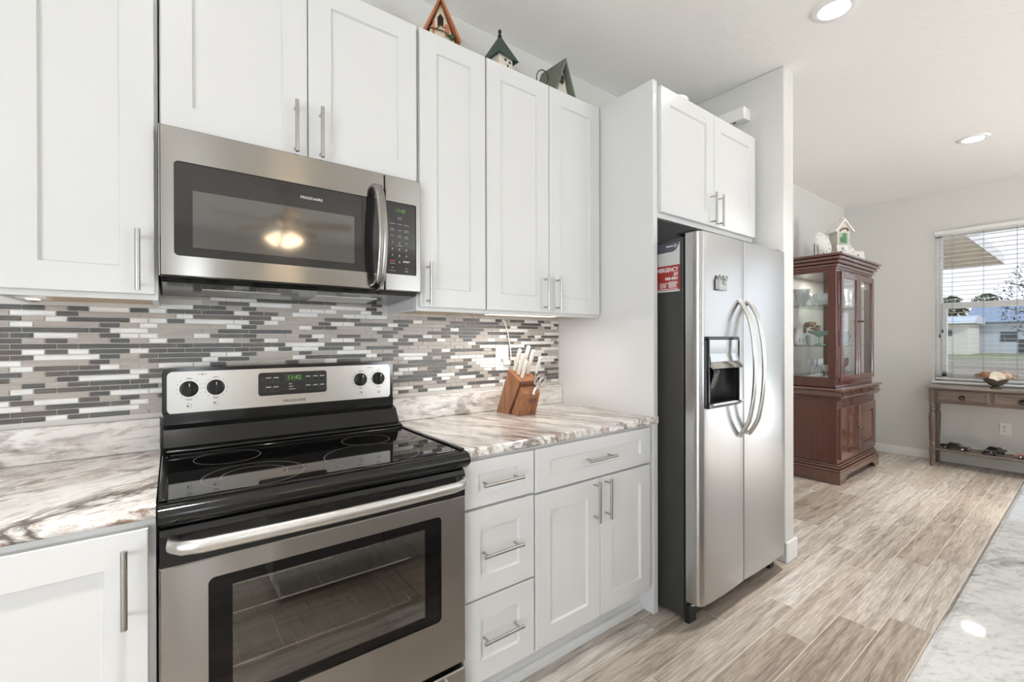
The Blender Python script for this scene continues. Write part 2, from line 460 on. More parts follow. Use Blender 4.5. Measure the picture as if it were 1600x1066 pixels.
# the double-hung window behind the blind
wf = MB(); xa, xb = XR + .05, XR + .105
F = .045
wf.box(xa, xb, WY0, WY0 + F, WZ0, WZ1, .003).box(xa, xb, WY1 - F, WY1, WZ0, WZ1, .003)
wf.box(xa, xb, WY0, WY1, WZ0, WZ0 + F, .003).box(xa, xb, WY0, WY1, WZ1 - F, WZ1, .003)
wf.box(xa - .01, xb, WY0 + F, WY1 - F, 1.575, 1.635, .004)
wf.box(xa - .01, xb - .02, WY0 + F, WY0 + F + .04, WZ0 + F, 1.575, .003).box(xa - .01, xb - .02, WY1 - F - .04, WY1 - F, WZ0 + F, 1.575, .003)
wf.box(xa - .01, xb - .02, WY0 + F, WY1 - F, WZ0 + F, WZ0 + F + .045, .003)
win = wf.build('window_1', PLASTW, kind='structure', org=(XR, -1.4, WZ0))
MB().box(xa + .02, xa + .024, WY0 + F, WY1 - F, WZ0 + F, 1.58).build('lower_pane', GLASSP, win)
MB().box(xa + .034, xa + .038, WY0 + F, WY1 - F, 1.63, WZ1 - F).build('upper_pane', GLASSP, win)
MB().box(XR - .045, XR + .05, WY0 - .02, WY1 + .02, WZ0 - .022, WZ0 - .001, .005).build('trim_1', TRIMW, kind='structure')
# the sliding glass door and the front window (seen only as reflections)
def frame(name, axis, c0, c1, a0, a1, z0, z1, n, w=.06):
    m = MB()
    def B(p0, p1, q0, q1):
        if axis == 'x': m.box(c0, c1, p0, p1, q0, q1, .003)
        else: m.box(p0, p1, c0, c1, q0, q1, .003)
    B(a0, a1, z0, z0 + w); B(a0, a1, z1 - w, z1)
    for i in range(n + 1):
        p = a0 + (a1 - a0) * i / n; lo, hi = (p, p + w) if i == 0 else (p - w, p) if i == n else (p - w / 2, p + w / 2)
        B(lo, hi, z0, z1)
    o = m.build(name, PLASTW, kind='structure')
    g = MB(); cm = (c0 + c1) / 2
    if axis == 'x': g.box(cm - .002, cm + .002, a0 + w, a1 - w, z0 + w, z1 - w)
    else: g.box(a0 + w, a1 - w, cm - .002, cm + .002, z0 + w, z1 - w)
    g.build('pane', GLASSP, o); return o
frame('door_1', 'x', XR + .03, XR + .09, SY0, SY1, .0, SZ1, 2)
frame('window_2', 'y', YB - .09, YB - .03, FX0, FX1, FZ0, FZ1, 3)
frame('window_4', 'y', YB - .09, YB - .03, NX0, NX1, .3, 2.25, 1, .03)
frame('window_3', 'x', XL - .09, XL - .03, LY0, LY1, .05, 2.3, 3)  # unseen window, added as the opening for the left fill lamp

# ------------------------------------------------------------------ kitchen cabinets
def pull(m, c, L, axis, out=.034, r=.006, post=.064):
    """bar pull in front of a face that looks to -y; c = centre on that face"""
    x, y, z = c
    if axis == 'z':
        m.tube([(x, y - out, z - L / 2), (x, y - out, z + L / 2)], r, 12)
        for s in (-1, 1): m.tube([(x, y + .001, z + s * post), (x, y - out, z + s * post)], r * .72, 8)
    else:
        m.tube([(x - L / 2, y - out, z), (x + L / 2, y - out, z)], r, 12)
        for s in (-1, 1): m.tube([(x + s * post, y + .001, z), (x + s * post, y - out, z)], r * .72, 8)
    return m

def front(root, name, x0, x1, z0, z1, yf, hc=None, hax='z', st=.071, hl=.162, tp=None):
    d = MB().shaker(x0, x1, z0, z1, yf, st=st, top=tp).build(name, WHITE, root)
    if hc: pull(MB(), (hc[0], yf, hc[1]), hl, hax).build('handle', NICKEL, d)
    return d

UF, UD = -.296, -.316          # upper face frames, upper doors
UB, UT, FB = 1.390, 2.446, 1.3755
CABS = 'white shaker wall cabinets'
def wall_cab(label, x0, x1, z0, z1, doors, fb=None, yf=UF, y1=-.001, frame_b=None, under=True, depth_open=True):
    t = thing('wall_cabinet', label, 'cabinet', ((x0 + x1) / 2, 0, z0), CABS)
    m = MB()
    m.box(x0, x1, yf + .02, y1, z0 + .012, z1, m=0)
    m.box(x0, x1, yf, yf + .0195, z0, z1, .001)                    # face frame, its lip hangs below the bottom
    m.box(x0, x0 + .015, yf + .02, y1, z0, z0 + .013).box(x1 - .015, x1, yf + .02, y1, z0, z0 + .013)
    m.build('carcass', WHITE, t)
    MB().box(x0 + .016, x1 - .016, yf + .021, y1, z0 + .006, z0 + .0115).build('bottom_panel', MAPLE, t)
    for (a, b, c, d, hc) in doors: front(t, 'door', a, b, c, d, yf - .0205, hc)
    return t
g = .0
wall_cab('white wall cabinet left of the microwave, single door with a bar handle', -.309, -.0035, FB, UT,
         [(-.3045, -.0105, UB, UT, (-.0455, 1.4775))])
wall_cab('short white two-door wall cabinet right above the microwave', 0.0, .7635, 1.8505, UT,
         [(.003, .3785, 1.8525, UT, (.341, 1.938)), (.3815, .7605, 1.8525, UT, (.417, 1.938))])
wall_cab('narrow single-door white wall cabinet just right of the microwave', .7665, 1.0735, FB, UT,
         [(.7745, 1.0705, UB, UT, (.803, 1.4775))])
wall_cab('tall two-door white wall cabinet above the knife block', 1.0755, 1.7805, FB, UT,
         [(1.0790, 1.4235, UB, UT, (1.393, 1.4775)), (1.4275, 1.7695, UB, UT, (1.469, 1.4775))])
t = thing('wall_cabinet', 'two-door white cabinet mounted over the refrigerator', 'cabinet', (2.28, 0, 1.828), CABS)
m = MB().box(1.816, 2.745, -.604, -.001, 1.845, 2.43).box(1.816, 2.745, -.6245, -.6045, 1.83, 2.436, .001)
m.box(1.816, 1.83, -.604, -.001, 1.832, 1.846).box(2.731, 2.745, -.604, -.001, 1.832, 1.846).build('carcass', WHITE, t)
front(t, 'door', 1.822, 2.2795, 1.853, 2.436, -.645, (2.247, 1.936))
front(t, 'door', 2.2835, 2.737, 1.853, 2.436, -.645, (2.316, 1.936))

tag(MB().box(1.782, 1.814, -.629, -.0005, .001, 2.457, .0015).build('end_panel', WHITE, org=(1.798, -.3, .001)),
    'tall white end panel standing between the knife-block counter and the refrigerator', 'panel')

BF, BD = -.6105, -.631
def base_cab(label, x0, x1, fronts, toe=True):
    t = thing('base_cabinet', label, 'cabinet', ((x0 + x1) / 2, 0, 0), 'white shaker base cabinets')
    m = MB().box(x0, x1, BF, -.001, .116, .8755, .001)
    m.build('carcass', WHITE, t)
    k = MB().box(x0, x1, -.548, -.53, .001, .115)
    k.prism([(-.548, .001), (-.548, .03), (-.558, .027), (-.568, .017), (-.572, .001)], 'x', x0, x1)
    k.build('toe_kick', WHITE, t)
    for f in fronts: front(t, *f)
    return t
base_cab('narrow white base cabinet with a stack of three drawers beside the range', .7665, 1.0715, [
    ('drawer', .7695, 1.0680, .7115, .8645, BD, (.914, .789), 'x', .060, .165, .045),
    ('drawer', .7695, 1.0680, .4085, .7025, BD, (.914, .556), 'x', .068),
    ('drawer', .7695, 1.0680, .1300, .4020, BD, (.914, .273), 'x', .068)])
base_cab('wide white base cabinet with two doors under one drawer beside the end panel', 1.0725, 1.7810, [
    ('drawer', 1.0760, 1.7560, .7060, .8645, BD, (1.405, .787), 'x', .070, .165, .048),
    ('door', 1.0760, 1.4180, .1310, .6980, BD, (1.382, .614), 'z'),
    ('door', 1.4215, 1.7560, .1310, .6980, BD, (1.450, .614), 'z')])
base_cab('white single-door base cabinet left of the range', -.460, -.0035, [
    ('door', -.457, -.0165, .131, .8585, BD, (-.0545, .750), 'z')])

# ------------------------------------------------------------------ counters and backsplashes
GB, GM, GD = srgb(246, 243, 239), srgb(160, 134, 114), srgb(80, 63, 52)
GR_L = granite('brown_veined_granite_along', (0, 0, -.55), GB, GM, GD, 1.0, .42, 11, (.3, .2, 0), .12, .9)
GR_R = granite('brown_veined_granite_across', (0, 0, 1.22), GB, GM, GD, 1.0, .16, 13, (3, 1, 0), .12, .7)
GR_S = granite('brown_veined_granite_splash', (0, .05, 0), GB, GM, GD, 1.0, .30, 12, (1, 5, 2), .12, .6)
GR_I = granite('white_grey_speckled_granite', (0, 0, .5), srgb(226, 226, 224), srgb(178, 178, 176), srgb(112, 112, 114), 1.0, .6, 25, (0, 2, 4), .035, .3)

def nosed(m, x0, x1, y0, y1, z0, z1, r=.008):
    pts = [(y1, z0), (y1, z1)] + [(y0 + r - r * math.sin(a), z1 - r + r * math.cos(a)) for a in (0, .5, 1.05, 1.57)]
    pts += [(y0 + r - r * math.cos(a), z0 + r - r * math.sin(a)) for a in (0, .5, 1.05, 1.57)]
    return m.prism(pts, 'x', x0, x1)
t = thing('granite_worktop', 'veined beige granite worktop right of the range carrying the knife block', 'worktop', (1.28, -.3, .8765))
m = MB(); nosed(m, .7655, 1.7815, -.6345, -.0005, .8765, .909); m.box(1.7815, 1.8135, -.6345, -.6295, .8765, .909, .002)
m.build('slab', GR_R, t); MB().box(.7655, 1.7815, -.026, -.0005, .9095, 1.0125, .003).build('upstand', GR_S, t)
t = thing('granite_worktop', 'brown-streaked granite worktop left of the range, nothing on it', 'worktop', (-.24, -.3, .8765))
m = MB(); nosed(m, -.47, -.0035, -.6345, -.0005, .8765, .909)
m.build('slab', GR_L, t); MB().box(-.47, -.0035, -.026, -.0005, .9095, 1.0125, .003).build('upstand', GR_S, t)

def glass_tile(name, c, dk):
    N = NT(name); N.set(Roughness=.30, Coat_Weight=.15); N.b.inputs['Coat Roughness'].default_value = .25; N.b.inputs['Specular IOR Level'].default_value = .35
    v = N.coord((4, 60, 60)); N.l(N.ramp(N.noise(v, 2, 4, .6), [(.35, dk), (.65, c)]), N.b.inputs['Base Color']); return N.mat
def marble_tile():
    N = NT('white_marble_tile'); N.set(Roughness=.35)
    N.l(N.ramp(N.noise(N.coord((3, 8, 20)), 4, 6, .65), [(.35, srgb(226, 224, 220)), (.6, srgb(246, 244, 241))]), N.b.inputs['Base Color']); return N.mat
TD = glass_tile('slate_glass_tile', srgb(108, 107, 105), srgb(82, 81, 80))
TB = glass_tile('umber_glass_tile', srgb(118, 111, 105), srgb(96, 90, 85))
TT = glass_tile('taupe_glass_tile', srgb(190, 181, 173), srgb(172, 163, 155))
TWM = marble_tile()
TGR = plain('tile_grout', srgb(214, 209, 203), .8, var=.03)

def backsplash():
    """linear mosaic: rows of short strips, one unit about 25 mm; the layout repeats every 12 units"""
    rows = ['-1D 1D 3T 5D 7W 11D 13D', '0W 4W 6D 12T|-2W 0W 4D 6T 12T', '-1W 1T 3W 5D 11W 13T', '-2T 0W 2T 8D 10T 12D', '-1T 1D 7D 9W 13D', '-2W 0D 2W 6T 8D 10W 12W',
            '-1D 1T 3D 5T 9D 11T 13D', '-2B 0D 4B 6D 12W', '-1D 1W 3B 5W 7D 11W 13B', '-2W 0B 2W 8D 10T 12D', '-5T 1T 7D 9T 13D', '-2B 0W 2B 6B 8W 10T 12W',
            '-1T 1T 3B 5D 11W 13B', '-2W 0T 4D 6W 12W', '-1B 1D 3T 5B 7D 11B 13D', '-2W 0W 2B 4B 8B 10D 12B', '-1W 1T 7D 9W 13B', '-2D 0B 2W 6B 8T 10D 12D',
            '-1W 1T 3D 9B 11W 13W', '-2D 0B 4D 6W 12T', '-1D 1D 3W 5B 7D 11T 13W']
    U = .0236; X0 = -.3405; Z1 = 1.3535 + .0163; P = .0163; g = .0013
    rnd = random.Random(11); m = MB()
    m.box(-.47, 1.7815, -.0035, -.0005, 1.0128, 1.455, m=4)
    for r in range(-5, 21):
        src = rows[r % 21] if r >= 0 else rows[(r + 12) % 21]
        src = src.split('|')[-1]
        known = [(int(s[:-1]), s[-1]) for s in src.split()]
        base = [(u, c) for u, c in known if 0 <= u < 12] or known
        cuts = []
        for rep in range(-5, 8):
            for u, c in base:
                uu = u + 12 * rep
                if rep == 0 and r >= 0: cuts.append((uu, c))
                else: cuts.append((uu, rnd.choice('DDDBBTTTTWWW')))
        cuts.sort()
        z1 = Z1 - r * P; z0 = z1 - P
        for (a, c), (b, _) in zip(cuts, cuts[1:]):
            xa, xb = X0 + a * U + g, X0 + b * U - g
            xa, xb = max(xa, -.469), min(xb, 1.770)
            if xb - xa < .004: continue
            if r < 0 and (xa < -.02 or xb > .79): continue
            lo = max(z0 + g, 1.0132)
            if z1 - g - lo < .003: continue
            m.box(xa, xb, -.0068, -.0036, lo, z1 - g, .0009, 'DBTW'.index(c))
    tag(m.build('mosaic_backsplash', [TD, TB, TT, TWM, TGR], org=(.1, 0, 1.013)), 'grey, taupe and white strip-mosaic backsplash along the wall behind the range', 'backsplash')
backsplash()

# ------------------------------------------------------------------ under-cabinet lights, outlets, cord
LEDW = plain('lit_diffuser', (1, 1, 1, 1), .5, var=0, em=(1, .95, .88, 1), es=1.6)
def strip_light(label, x0, x1, y, z, power):
    t = thing('under_cabinet_light', label, 'light', ((x0 + x1) / 2, y, z))
    MB().box(x0, x1, y - .03, y + .03, z - .012, z, .003).build('housing', PLASTW, t)
    MB().box(x0 + .02, x1 - .02, y - .02, y + .02, z - .0135, z - .0121).build('diffuser', LEDW, t)
    if power: light('strip_glow', 'AREA', ((x0 + x1) / 2, y, z - .016), power, (1, .95, .9), shape='RECTANGLE', size=x1 - x0 - .05, size_y=.04)
    return t
strip_light('white strip light glowing under the wall cabinet above the knife block', 1.10, 1.52, -.255, 1.3868, 1.8)
strip_light('slim strip light under the wall cabinet left of the microwave', -.297, -.235, -.17, 1.3868, .0)

def outlet(label, face, c, w=.07, h=.115, gfci=False):
    t = thing('wall_outlet', label, 'outlet', c)
    m = MB(); x, y, z = c
    if face == '-y':
        m.box(x - w / 2, x + w / 2, y - .006, y, z - h / 2, z + h / 2, .003).build('cover_plate', PLASTW, t)
        MB().box(x - .017, x + .017, y - .009, y - .0062, z - .034, z + .034, .001).build('receptacle', PLASTW, t)
        k = MB().box(x - .012, x + .002, y - .0098, y - .0091, z - .022, z - .004)
        for s in (-1, 1):
            for d in (-.006, .006): k.box(x + d - .0012, x + d + .0012, y - .0096, y - .0091, z + s * .02 - .004, z + s * .02 + .004)
        k.build('slots', PRINTG, t)
    else:
        m.box(x - .006, x, y - w / 2, y + w / 2, z - h / 2, z + h / 2, .002).build('cover_plate', PLASTW, t)
        for s in (-1, 1):
            r = MB().lathe([(.0165, 0), (.0165, .002), (.015, .003)], (x - .0062, y, z + s * .02), 16, 0, 'x'); r.build('receptacle', PLASTW, t)
            k = MB()
            for d in (-.006, .006): k.box(x - .0098, x - .0093, y + d - .0013, y + d + .0013, z + s * .02 - .002, z + s * .02 + .007)
            k.box(x - .0098, x - .0093, y - .002, y + .002, z + s * .02 - .010, z + s * .02 - .005); k.build('slots', PRINTD, t)
    return t
outlet('white outlet cover on the mosaic backsplash behind the knife block', '-y', (1.374, -.0072, 1.172), .082, .130)
outlet('small white wall outlet under the console table', '-x', (XR - .0005, -1.297, .40), .075, .112)
t = thing('power_cord', 'white power cord hanging from the wall cabinet to the backsplash outlet', 'cord', (1.39, -.03, 1.14))
MB().tube([(1.30, -.13, 1.352), (1.335, -.06, 1.358), (1.362, -.035, 1.366), (1.38, -.03, 1.345), (1.397, -.028, 1.30), (1.408, -.027, 1.25), (1.417, -.027, 1.20), (1.420, -.027, 1.16), (1.413, -.03, 1.146)], .0030, 8).build('cable', PLASTW, t)
MB().box(1.375, 1.412, -.034, -.0185, 1.134, 1.158, .004).build('plug', PLASTW, t)
tag(MB().tube([(1.022, -.262, 1.3785)] + [(1.022 + .072 * i / 8, -.262, 1.374 - .020 * math.sin(PI * i / 8)) for i in range(1, 8)] + [(1.094, -.262, 1.3785)], .0018, 6).build('cable_loop', plain('grey_cable', srgb(170, 166, 160), .5), org=(1.058, -.262, 1.374)),
    'thin looped cable sagging below the wall cabinets where two of them meet', 'cable')

# ------------------------------------------------------------------ microwave
def microwave():
    t = thing('microwave', 'stainless over-the-range microwave with a dark door window', 'microwave', (.381, 0, 1.425))
    m = MB().box(.002, .7595, -.315, -.008, 1.432, 1.8475, .002).box(.0015, .7600, -.333, -.3155, 1.439, 1.8475, .002)
    m.build('case', [BLACKM], t)
    # vented underside: a sloped black pan with bright grease filters
    u = MB().prism([(-.325, 1.4385), (-.30, 1.428), (-.05, 1.412), (-.01, 1.412), (-.01, 1.4315), (-.325, 1.4395)], 'x', .004, .757)
    u.build('underside_pan', BLACKG, t)
    for xa in (.10, .43):
        f = MB().prism([(-.20, 1.4205), (-.07, 1.4119), (-.07, 1.4129), (-.20, 1.4222)], 'x', xa, xa + .22); f.build('grease_filter', STEELP, t)
    y = -.3505
    def framed(m, x0, x1, z0, z1, wx0, wx1, wz0, wz1, yf, th, r=.012):
        """steel sheet with a rounded window cut-out"""
        n = 6; ins = []
        for (cx, cz, a0) in ((wx1 - r, wz1 - r, 0), (wx0 + r, wz1 - r, PI / 2), (wx0 + r, wz0 + r, PI), (wx1 - r, wz0 + r, 1.5 * PI)):
            ins += [(cx + r * math.cos(a0 + PI / 2 * i / n), cz + r * math.sin(a0 + PI / 2 * i / n)) for i in range(n + 1)]
        out = []
        cs = [(x1, z1), (x0, z1), (x0, z0), (x1, z0)]
        for k in range(4): out += [cs[k]] * (n + 1)
        e = .003; N_ = len(ins); b = len(m.v); mid = ((x0 + x1) / 2, (z0 + z1) / 2)
        sh = lambda p, d: (p[0] + (d if p[0] < mid[0] else -d), p[1] + (d if p[1] < mid[1] else -d))
        m.v += [(p[0], yf + th, p[1]) for p in out] + [(p[0], yf + e, p[1]) for p in out] + [(*((q := sh(p, e))[:1]), yf, q[1]) for p in out]
        m.v += [(p[0], yf, p[1]) for p in ins] + [(p[0], yf + .004, p[1]) for p in ins]
        for L in range(4):
            for i in range(N_):
                j = (i + 1) % N_
                q = [b + L * N_ + i, b + L * N_ + j, b + (L + 1) * N_ + j, b + (L + 1) * N_ + i]
                pts = {tuple(m.v[k]) for k in q}
                if len(pts) >= 3: m.face([k for n_, k in enumerate(q) if tuple(m.v[k]) != tuple(m.v[q[n_ - 1]])][::-1])
    d = MB(); framed(d, .0, .622, 1.4405, 1.848, .031, .62, 1.497, 1.756, y, .017)
    door = d.build('door', STEELH, t)
    # rounded steel ends of the front
    for xx in (-.0015,):
        MB().box(xx, xx + .0014, y + .004, -.3335, 1.4405, 1.848, 0).build('door_edge', STEELP, door)
    MB().box(.0295, .6215, y + .0042, y + .016, 1.4955, 1.7575, 0).build('window_border', MWFRM, door)
    MB().box(.073, .518, y + .0032, y + .0041, 1.523, 1.681, 0).build('window_glass', MWGLS, door)
    MB().box(.545, .5475, y + .0034, y + .0041, 1.50, 1.752).build('border_line', PRINTD, door)
    h = [(.583, -.353, 1.797), (.587, -.378, 1.790), (.590, -.392, 1.765)]
    h += [(.592 , -.398 - .020 * math.sin(PI * i / 10), 1.74 - .25 * i / 10) for i in range(11)]
    h += [(.590, -.392, 1.47), (.587, -.376, 1.452), (.583, -.353, 1.445)]
    MB().tube(h, 1, 14, flat=(.0165, .007), up=(0, -1, 0)).build('handle', STEELH, door)
    p = MB(); framed(p, .6245, .7605, 1.4405, 1.848, .6265, .742, 1.499, 1.757, y, .017, .006)
    pan = p.build('control_panel', STEELH, t)
    MB().box(.6255, .7435, y + .0035, y + .016, 1.4975, 1.7585).build('keypad', MWFRM, pan)
    yy = y + .0032
    writing('11:42', .017, (.682, yy, 1.728), LEDG, pan, name='clock_digits')
    for r, row in enumerate(('123', '456', '789')):
        for c, ch in enumerate(row): writing(ch, .0095, (.652 + c * .0265, yy, 1.6125 - r * .023), PRINTW, pan, name='key_number')
    writing('0', .0095, (.6785, yy, 1.5435), PRINTW, pan, name='key_number')
    writing('STOP', .0085, (.652, yy, 1.5465), PRINTR, pan, name='key_word', bold=.0002); writing('START', .0085, (.705, yy, 1.5465), PRINTW, pan, name='key_word', bold=.0002)
    for (x, z, w) in [(.679, 1.704, .013), (.680, 1.698, .017), (.652, 1.680, .020), (.679, 1.680, .016), (.705, 1.679, .020), (.652, 1.661, .014), (.652, 1.655, .018), (.679, 1.658, .016), (.705, 1.660, .018), (.705, 1.654, .020), (.652, 1.637, .015), (.679, 1.639, .012), (.679, 1.633, .014), (.705, 1.637, .015), (.705, 1.631, .014), (.679, 1.603, .018), (.652, 1.538, .018), (.652, 1.512, .022), (.705, 1.512, .014)]:
        MB().box(x - w / 2, x + w / 2, yy, yy + .0003, z - .0011, z + .0011).build('key_legend', PRINTG, pan)
    MB().prism([(.648, 1.5245), (.656, 1.5245), (.652, 1.519)], 'y', yy, yy + .0003).build('key_symbol', PRINTG, pan)
    MB().ring((.705, yy + .0001, 1.522), .003, .004, 20, axis='y').build('key_symbol', PRINTG, pan)
    writing('FRIGIDAIRE', .0118, (.3835, y + .0038, 1.7165), PRINTW, door, name='brand_lettering', sx=1.12)
microwave()

# ------------------------------------------------------------------ range
def cooker():
    t = thing('range', 'freestanding stainless and black electric range with a glass cooktop', 'range', (.381, -.35, 0))
    bd = MB().box(.003, .759, -.635, -.03, .03, .32, .002).box(.003, .759, -.635, -.03, .745, .862, .002).box(.003, .11, -.635, -.03, .32, .745).box(.652, .759, -.635, -.03, .32, .745)
    bd.box(.11, .652, -.14, -.03, .32, .745).box(.02, .742, -.60, -.06, .001, .0295).build('body', BLACKM, t)
    # cooktop: black enamel frame with a rolled front nose, glass inset
    ct = MB()
    nose = [(-.19, .870), (-.19, .9165), (-.652, .9165)]
    nose += [(-.665 - .030 * math.sin(a), .893 + .0235 * math.cos(a)) for a in (0, .35, .7, 1.05, 1.4, 1.75, 2.1, 2.5)]
    nose += [(-.672, .866)]
    for (xa, xb) in ((.001, .761),): ct.prism(nose, 'x', xa, xb, sm=False)
    for i in range(len(ct.s)):
        if 2 <= i <= 11: ct.s[i] = True
    ct.box(.001, .018, -.66, -.19, .9166, .9235, .003).box(.744, .761, -.66, -.19, .9166, .9235, .003).box(.018, .744, -.205, -.19, .9166, .9235, .003)
    ctop = ct.build('cooktop', BLACKG, t)
    MB().box(.0185, .7435, -.655, -.2055, .9167, .9185).build('glass_surface', BLKGLS, ctop)
    z = .9187
    BR = plain('burner_ring_print', srgb(128, 124, 118), .4, var=0)
    for name, c, rs in [('burner_ring', (.158, -.305), (.085,)), ('burner_ring', (.197, -.545), (.117, .076)), ('burner_ring', (.512, -.535), (.138,)), ('burner_ring', (.560, -.332), (.079,))]:
        k = MB()
        for r in rs:
            if r == .117: k.ring((c[0], c[1], z), r - .0016, r, 64, a0=.35 * PI - .9, a1=2 * PI + .1)
            else: k.ring((c[0], c[1], z), r - .0016, r, 64)
        k.build(name, BR, ctop)
    # backguard
    riser = MB()
    riser.prism([(-.188, .905), (-.188, .925), (-.150, .935), (-.118, .985), (-.100, .992), (-.088, .995), (-.088, 1.03), (-.03, 1.03), (-.03, .87), (-.188, .87)], 'x', .004, .758)
    rs = riser.build('backguard_riser', BLACKG, t)
    MB().tube([(.012, -.186, .9285), (.75, -.186, .9285)], .006, 10).build('riser_bead', BLACKG, rs)
    bg = MB()
    def rr(x0, x1, z0, z1, r, n=6):
        q = []
        for (cx, cz, a0) in ((x1 - r, z1 - r, 0), (x0 + r, z1 - r, PI / 2), (x0 + r, z0 + r, PI), (x1 - r, z0 + r, 1.5 * PI)):
            q += [(cx + r * math.cos(a0 + PI / 2 * i / n), cz + r * math.sin(a0 + PI / 2 * i / n)) for i in range(n + 1)]
        return q
    bg.prism(rr(.0, .763, 1.0145, 1.176, .022), 'y', -.072, -.028)
    back = bg.build('backguard', BLACKG, t)
    st = MB().prism(rr(.0125, .7505, 1.0275, 1.1635, .016), 'y', -.0745, -.0722)
    stl = st.build('control_fascia', STEELF, back)
    dp = MB().prism(rr(.268, .498, 1.067, 1.149, .010), 'y', -.0765, -.0747); disp = dp.build('display_panel', MWFRM, back)
    MB().box(.353, .412, -.0772, -.0767, 1.117, 1.139).build('clock_window', plain('dark_green_lens', srgb(52, 66, 44), .2, var=0), back)
    y = -.0775
    writing('11:42', .021, (.384, y - .0003, 1.128), LEDG, back, name='clock_digits')
    BOUT = plain('button_outline', srgb(92, 90, 86), .5, var=0)
    for (x, zz) in [(.300, 1.123), (.324, 1.123), (.300, 1.090), (.324, 1.090), (.432, 1.123), (.457, 1.123), (.481, 1.123), (.432, 1.090), (.457, 1.090), (.481, 1.090)]:
        k = MB()
        for (a, b, c, d) in ((-.010, .010, -.011, -.0104), (-.010, .010, .0036, .0042), (-.010, -.0094, -.011, .0042), (.0094, .010, -.011, .0042)):
            k.box(x + a, x + b, y + .0003, y + .0006, zz + c, zz + d, m=1)
        k.box(x - .008, x + .008, y + .0003, y + .0006, zz + .006, zz + .0082, m=0)
        k.build('touch_button', [PRINTW, BOUT], back)
    for i, w in enumerate((.010, .014, .022)): MB().box(.366, .366 + w, y + .0003, y + .0006, 1.104 - i * .0095, 1.1056 - i * .0095).build('status_legend', PRINTW, back)
    writing('FRIGIDAIRE', .0125, (.386, -.0749, 1.0435), PRINTD, back, name='brand_lettering', bold=.0001, sx=1.2)
    for n_, (x, zz) in enumerate([(.070, 1.1065), (.143, 1.1075), (.628, 1.1065), (.701, 1.1075)]):
        kb = MB().lathe([(.0255, 0), (.0255, .004), (.0225, .006), (.0205, .017), (.019, .019), (1e-6, .019)], (x, -.0747, zz), 28, 0, 'y')
        kb.box(x - .0065, x + .0065, -.1065, -.0925, zz - .0205, zz + .0205, .002)
        kn = kb.build('knob', BLACKM, back)
        MB().box(x - .001, x + .001, -.1070, -.1066, zz + .010, zz + .020).build('pointer', PRINTW, kn)
        tk = MB()
        for i in range(14):
            a = PI / 2 + 2 * PI * (i + .5) / 14; r = .033
            tk.box(x + r * math.cos(a) - .0011, x + r * math.cos(a) + .0011, -.0751, -.0746, zz + r * math.sin(a) - .0011, zz + r * math.sin(a) + .0011)
        tk.box(x - .005, x + .005, -.0751, -.0746, zz + .0335, zz + .0355).box(x - .006, x + .006, -.0751, -.0746, zz - .0365, zz - .0345)
        ic = (x, zz - .054)
        for (a, b, c, d) in ((-.006, .006, -.0055, -.0048), (-.006, .006, .0048, .0055), (-.006, -.0053, -.0055, .0055), (.0053, .006, -.0055, .0055)):
            tk.box(ic[0] + a, ic[0] + b, -.0751, -.0746, ic[1] + c, ic[1] + d)
        dx = (-.003, -.003, .003, .003)[n_]; dz = (-.002, .002, .002, -.002)[n_]
        tk.box(ic[0] + dx - .002, ic[0] + dx + .002, -.0751, -.0746, ic[1] + dz - .002, ic[1] + dz + .002)
        tk.build('knob_scale', PRINTD, back)
    for x in (.1065, .6645): MB().ring((x, -.0749, 1.1525), 0.0001, .0022, 12, axis='y').box(x - .012, x - .004, -.0751, -.0746, 1.1518, 1.1532).box(x + .004, x + .012, -.0751, -.0746, 1.1518, 1.1532).build('indicator_print', PRINTD, back)
    # dark vent band under the nose
    v = MB().prism([(-.640, .776), (-.662, .776), (-.664, .842), (-.658, .855), (-.640, .862)], 'x', .003, .759)
    vb = v.build('door_top_band', BLACKG, t)
    s = MB()
    for i in range(3):
        xa = .205 + i * .125
        for j in range(2): s.box(xa, xa + .11, -.6655, -.6642, .8335 + j * .008, .8365 + j * .008)
    s.build('vent_slots', GAPDK, vb)
    # oven door: steel sheet, dark window border, inner glass
    d = MB()
    X0, X1, Z0, Z1, yf = .0015, .7605, .253, .7755, -.664
    wx0, wx1, wz0, wz1, r = .089, .675, .410, .729, .014
    ins = rr(wx0, wx1, wz0, wz1, r)
    cs = [(X1, Z1), (X0, Z1), (X0, Z0), (X1, Z0)]; out = sum([[c] * 7 for c in cs], [])
    N_ = len(ins); b = len(d.v)
    e = .004; sh = lambda p: (p[0] + (e if p[0] < .4 else -e), p[1] + (e if p[1] < .5 else -e))
    d.v += [(p[0], -.636, p[1]) for p in out] + [(p[0], yf + e, p[1]) for p in out] + [(sh(p)[0], yf, sh(p)[1]) for p in out]
    d.v += [(p[0], yf, p[1]) for p in ins] + [(p[0], yf + .005, p[1]) for p in ins]
    for L in range(4):
        for i in range(N_):
            j = (i + 1) % N_
            q = [b + L * N_ + i, b + L * N_ + j, b + (L + 1) * N_ + j, b + (L + 1) * N_ + i]
            q = [k for n_, k in enumerate(q) if tuple(d.v[k]) != tuple(d.v[q[n_ - 1]])]
            if len(q) >= 3: d.face(q[::-1])
    door = d.build('oven_door', STEELH, t)
    f = MB(); w = .047
    f.box(wx0 - .003, wx1 + .003, yf + .0052, yf + .012, wz1 - .029, wz1 + .003).box(wx0 - .003, wx1 + .003, yf + .0052, yf + .012, wz0 - .003, wz0 + .026)
    f.box(wx0 - .003, wx0 + w, yf + .0052, yf + .012, wz0 + .026, wz1 - .029).box(wx1 - .05, wx1 + .003, yf + .0052, yf + .012, wz0 + .026, wz1 - .029)
    f.build('window_border', BLKGLS, door)
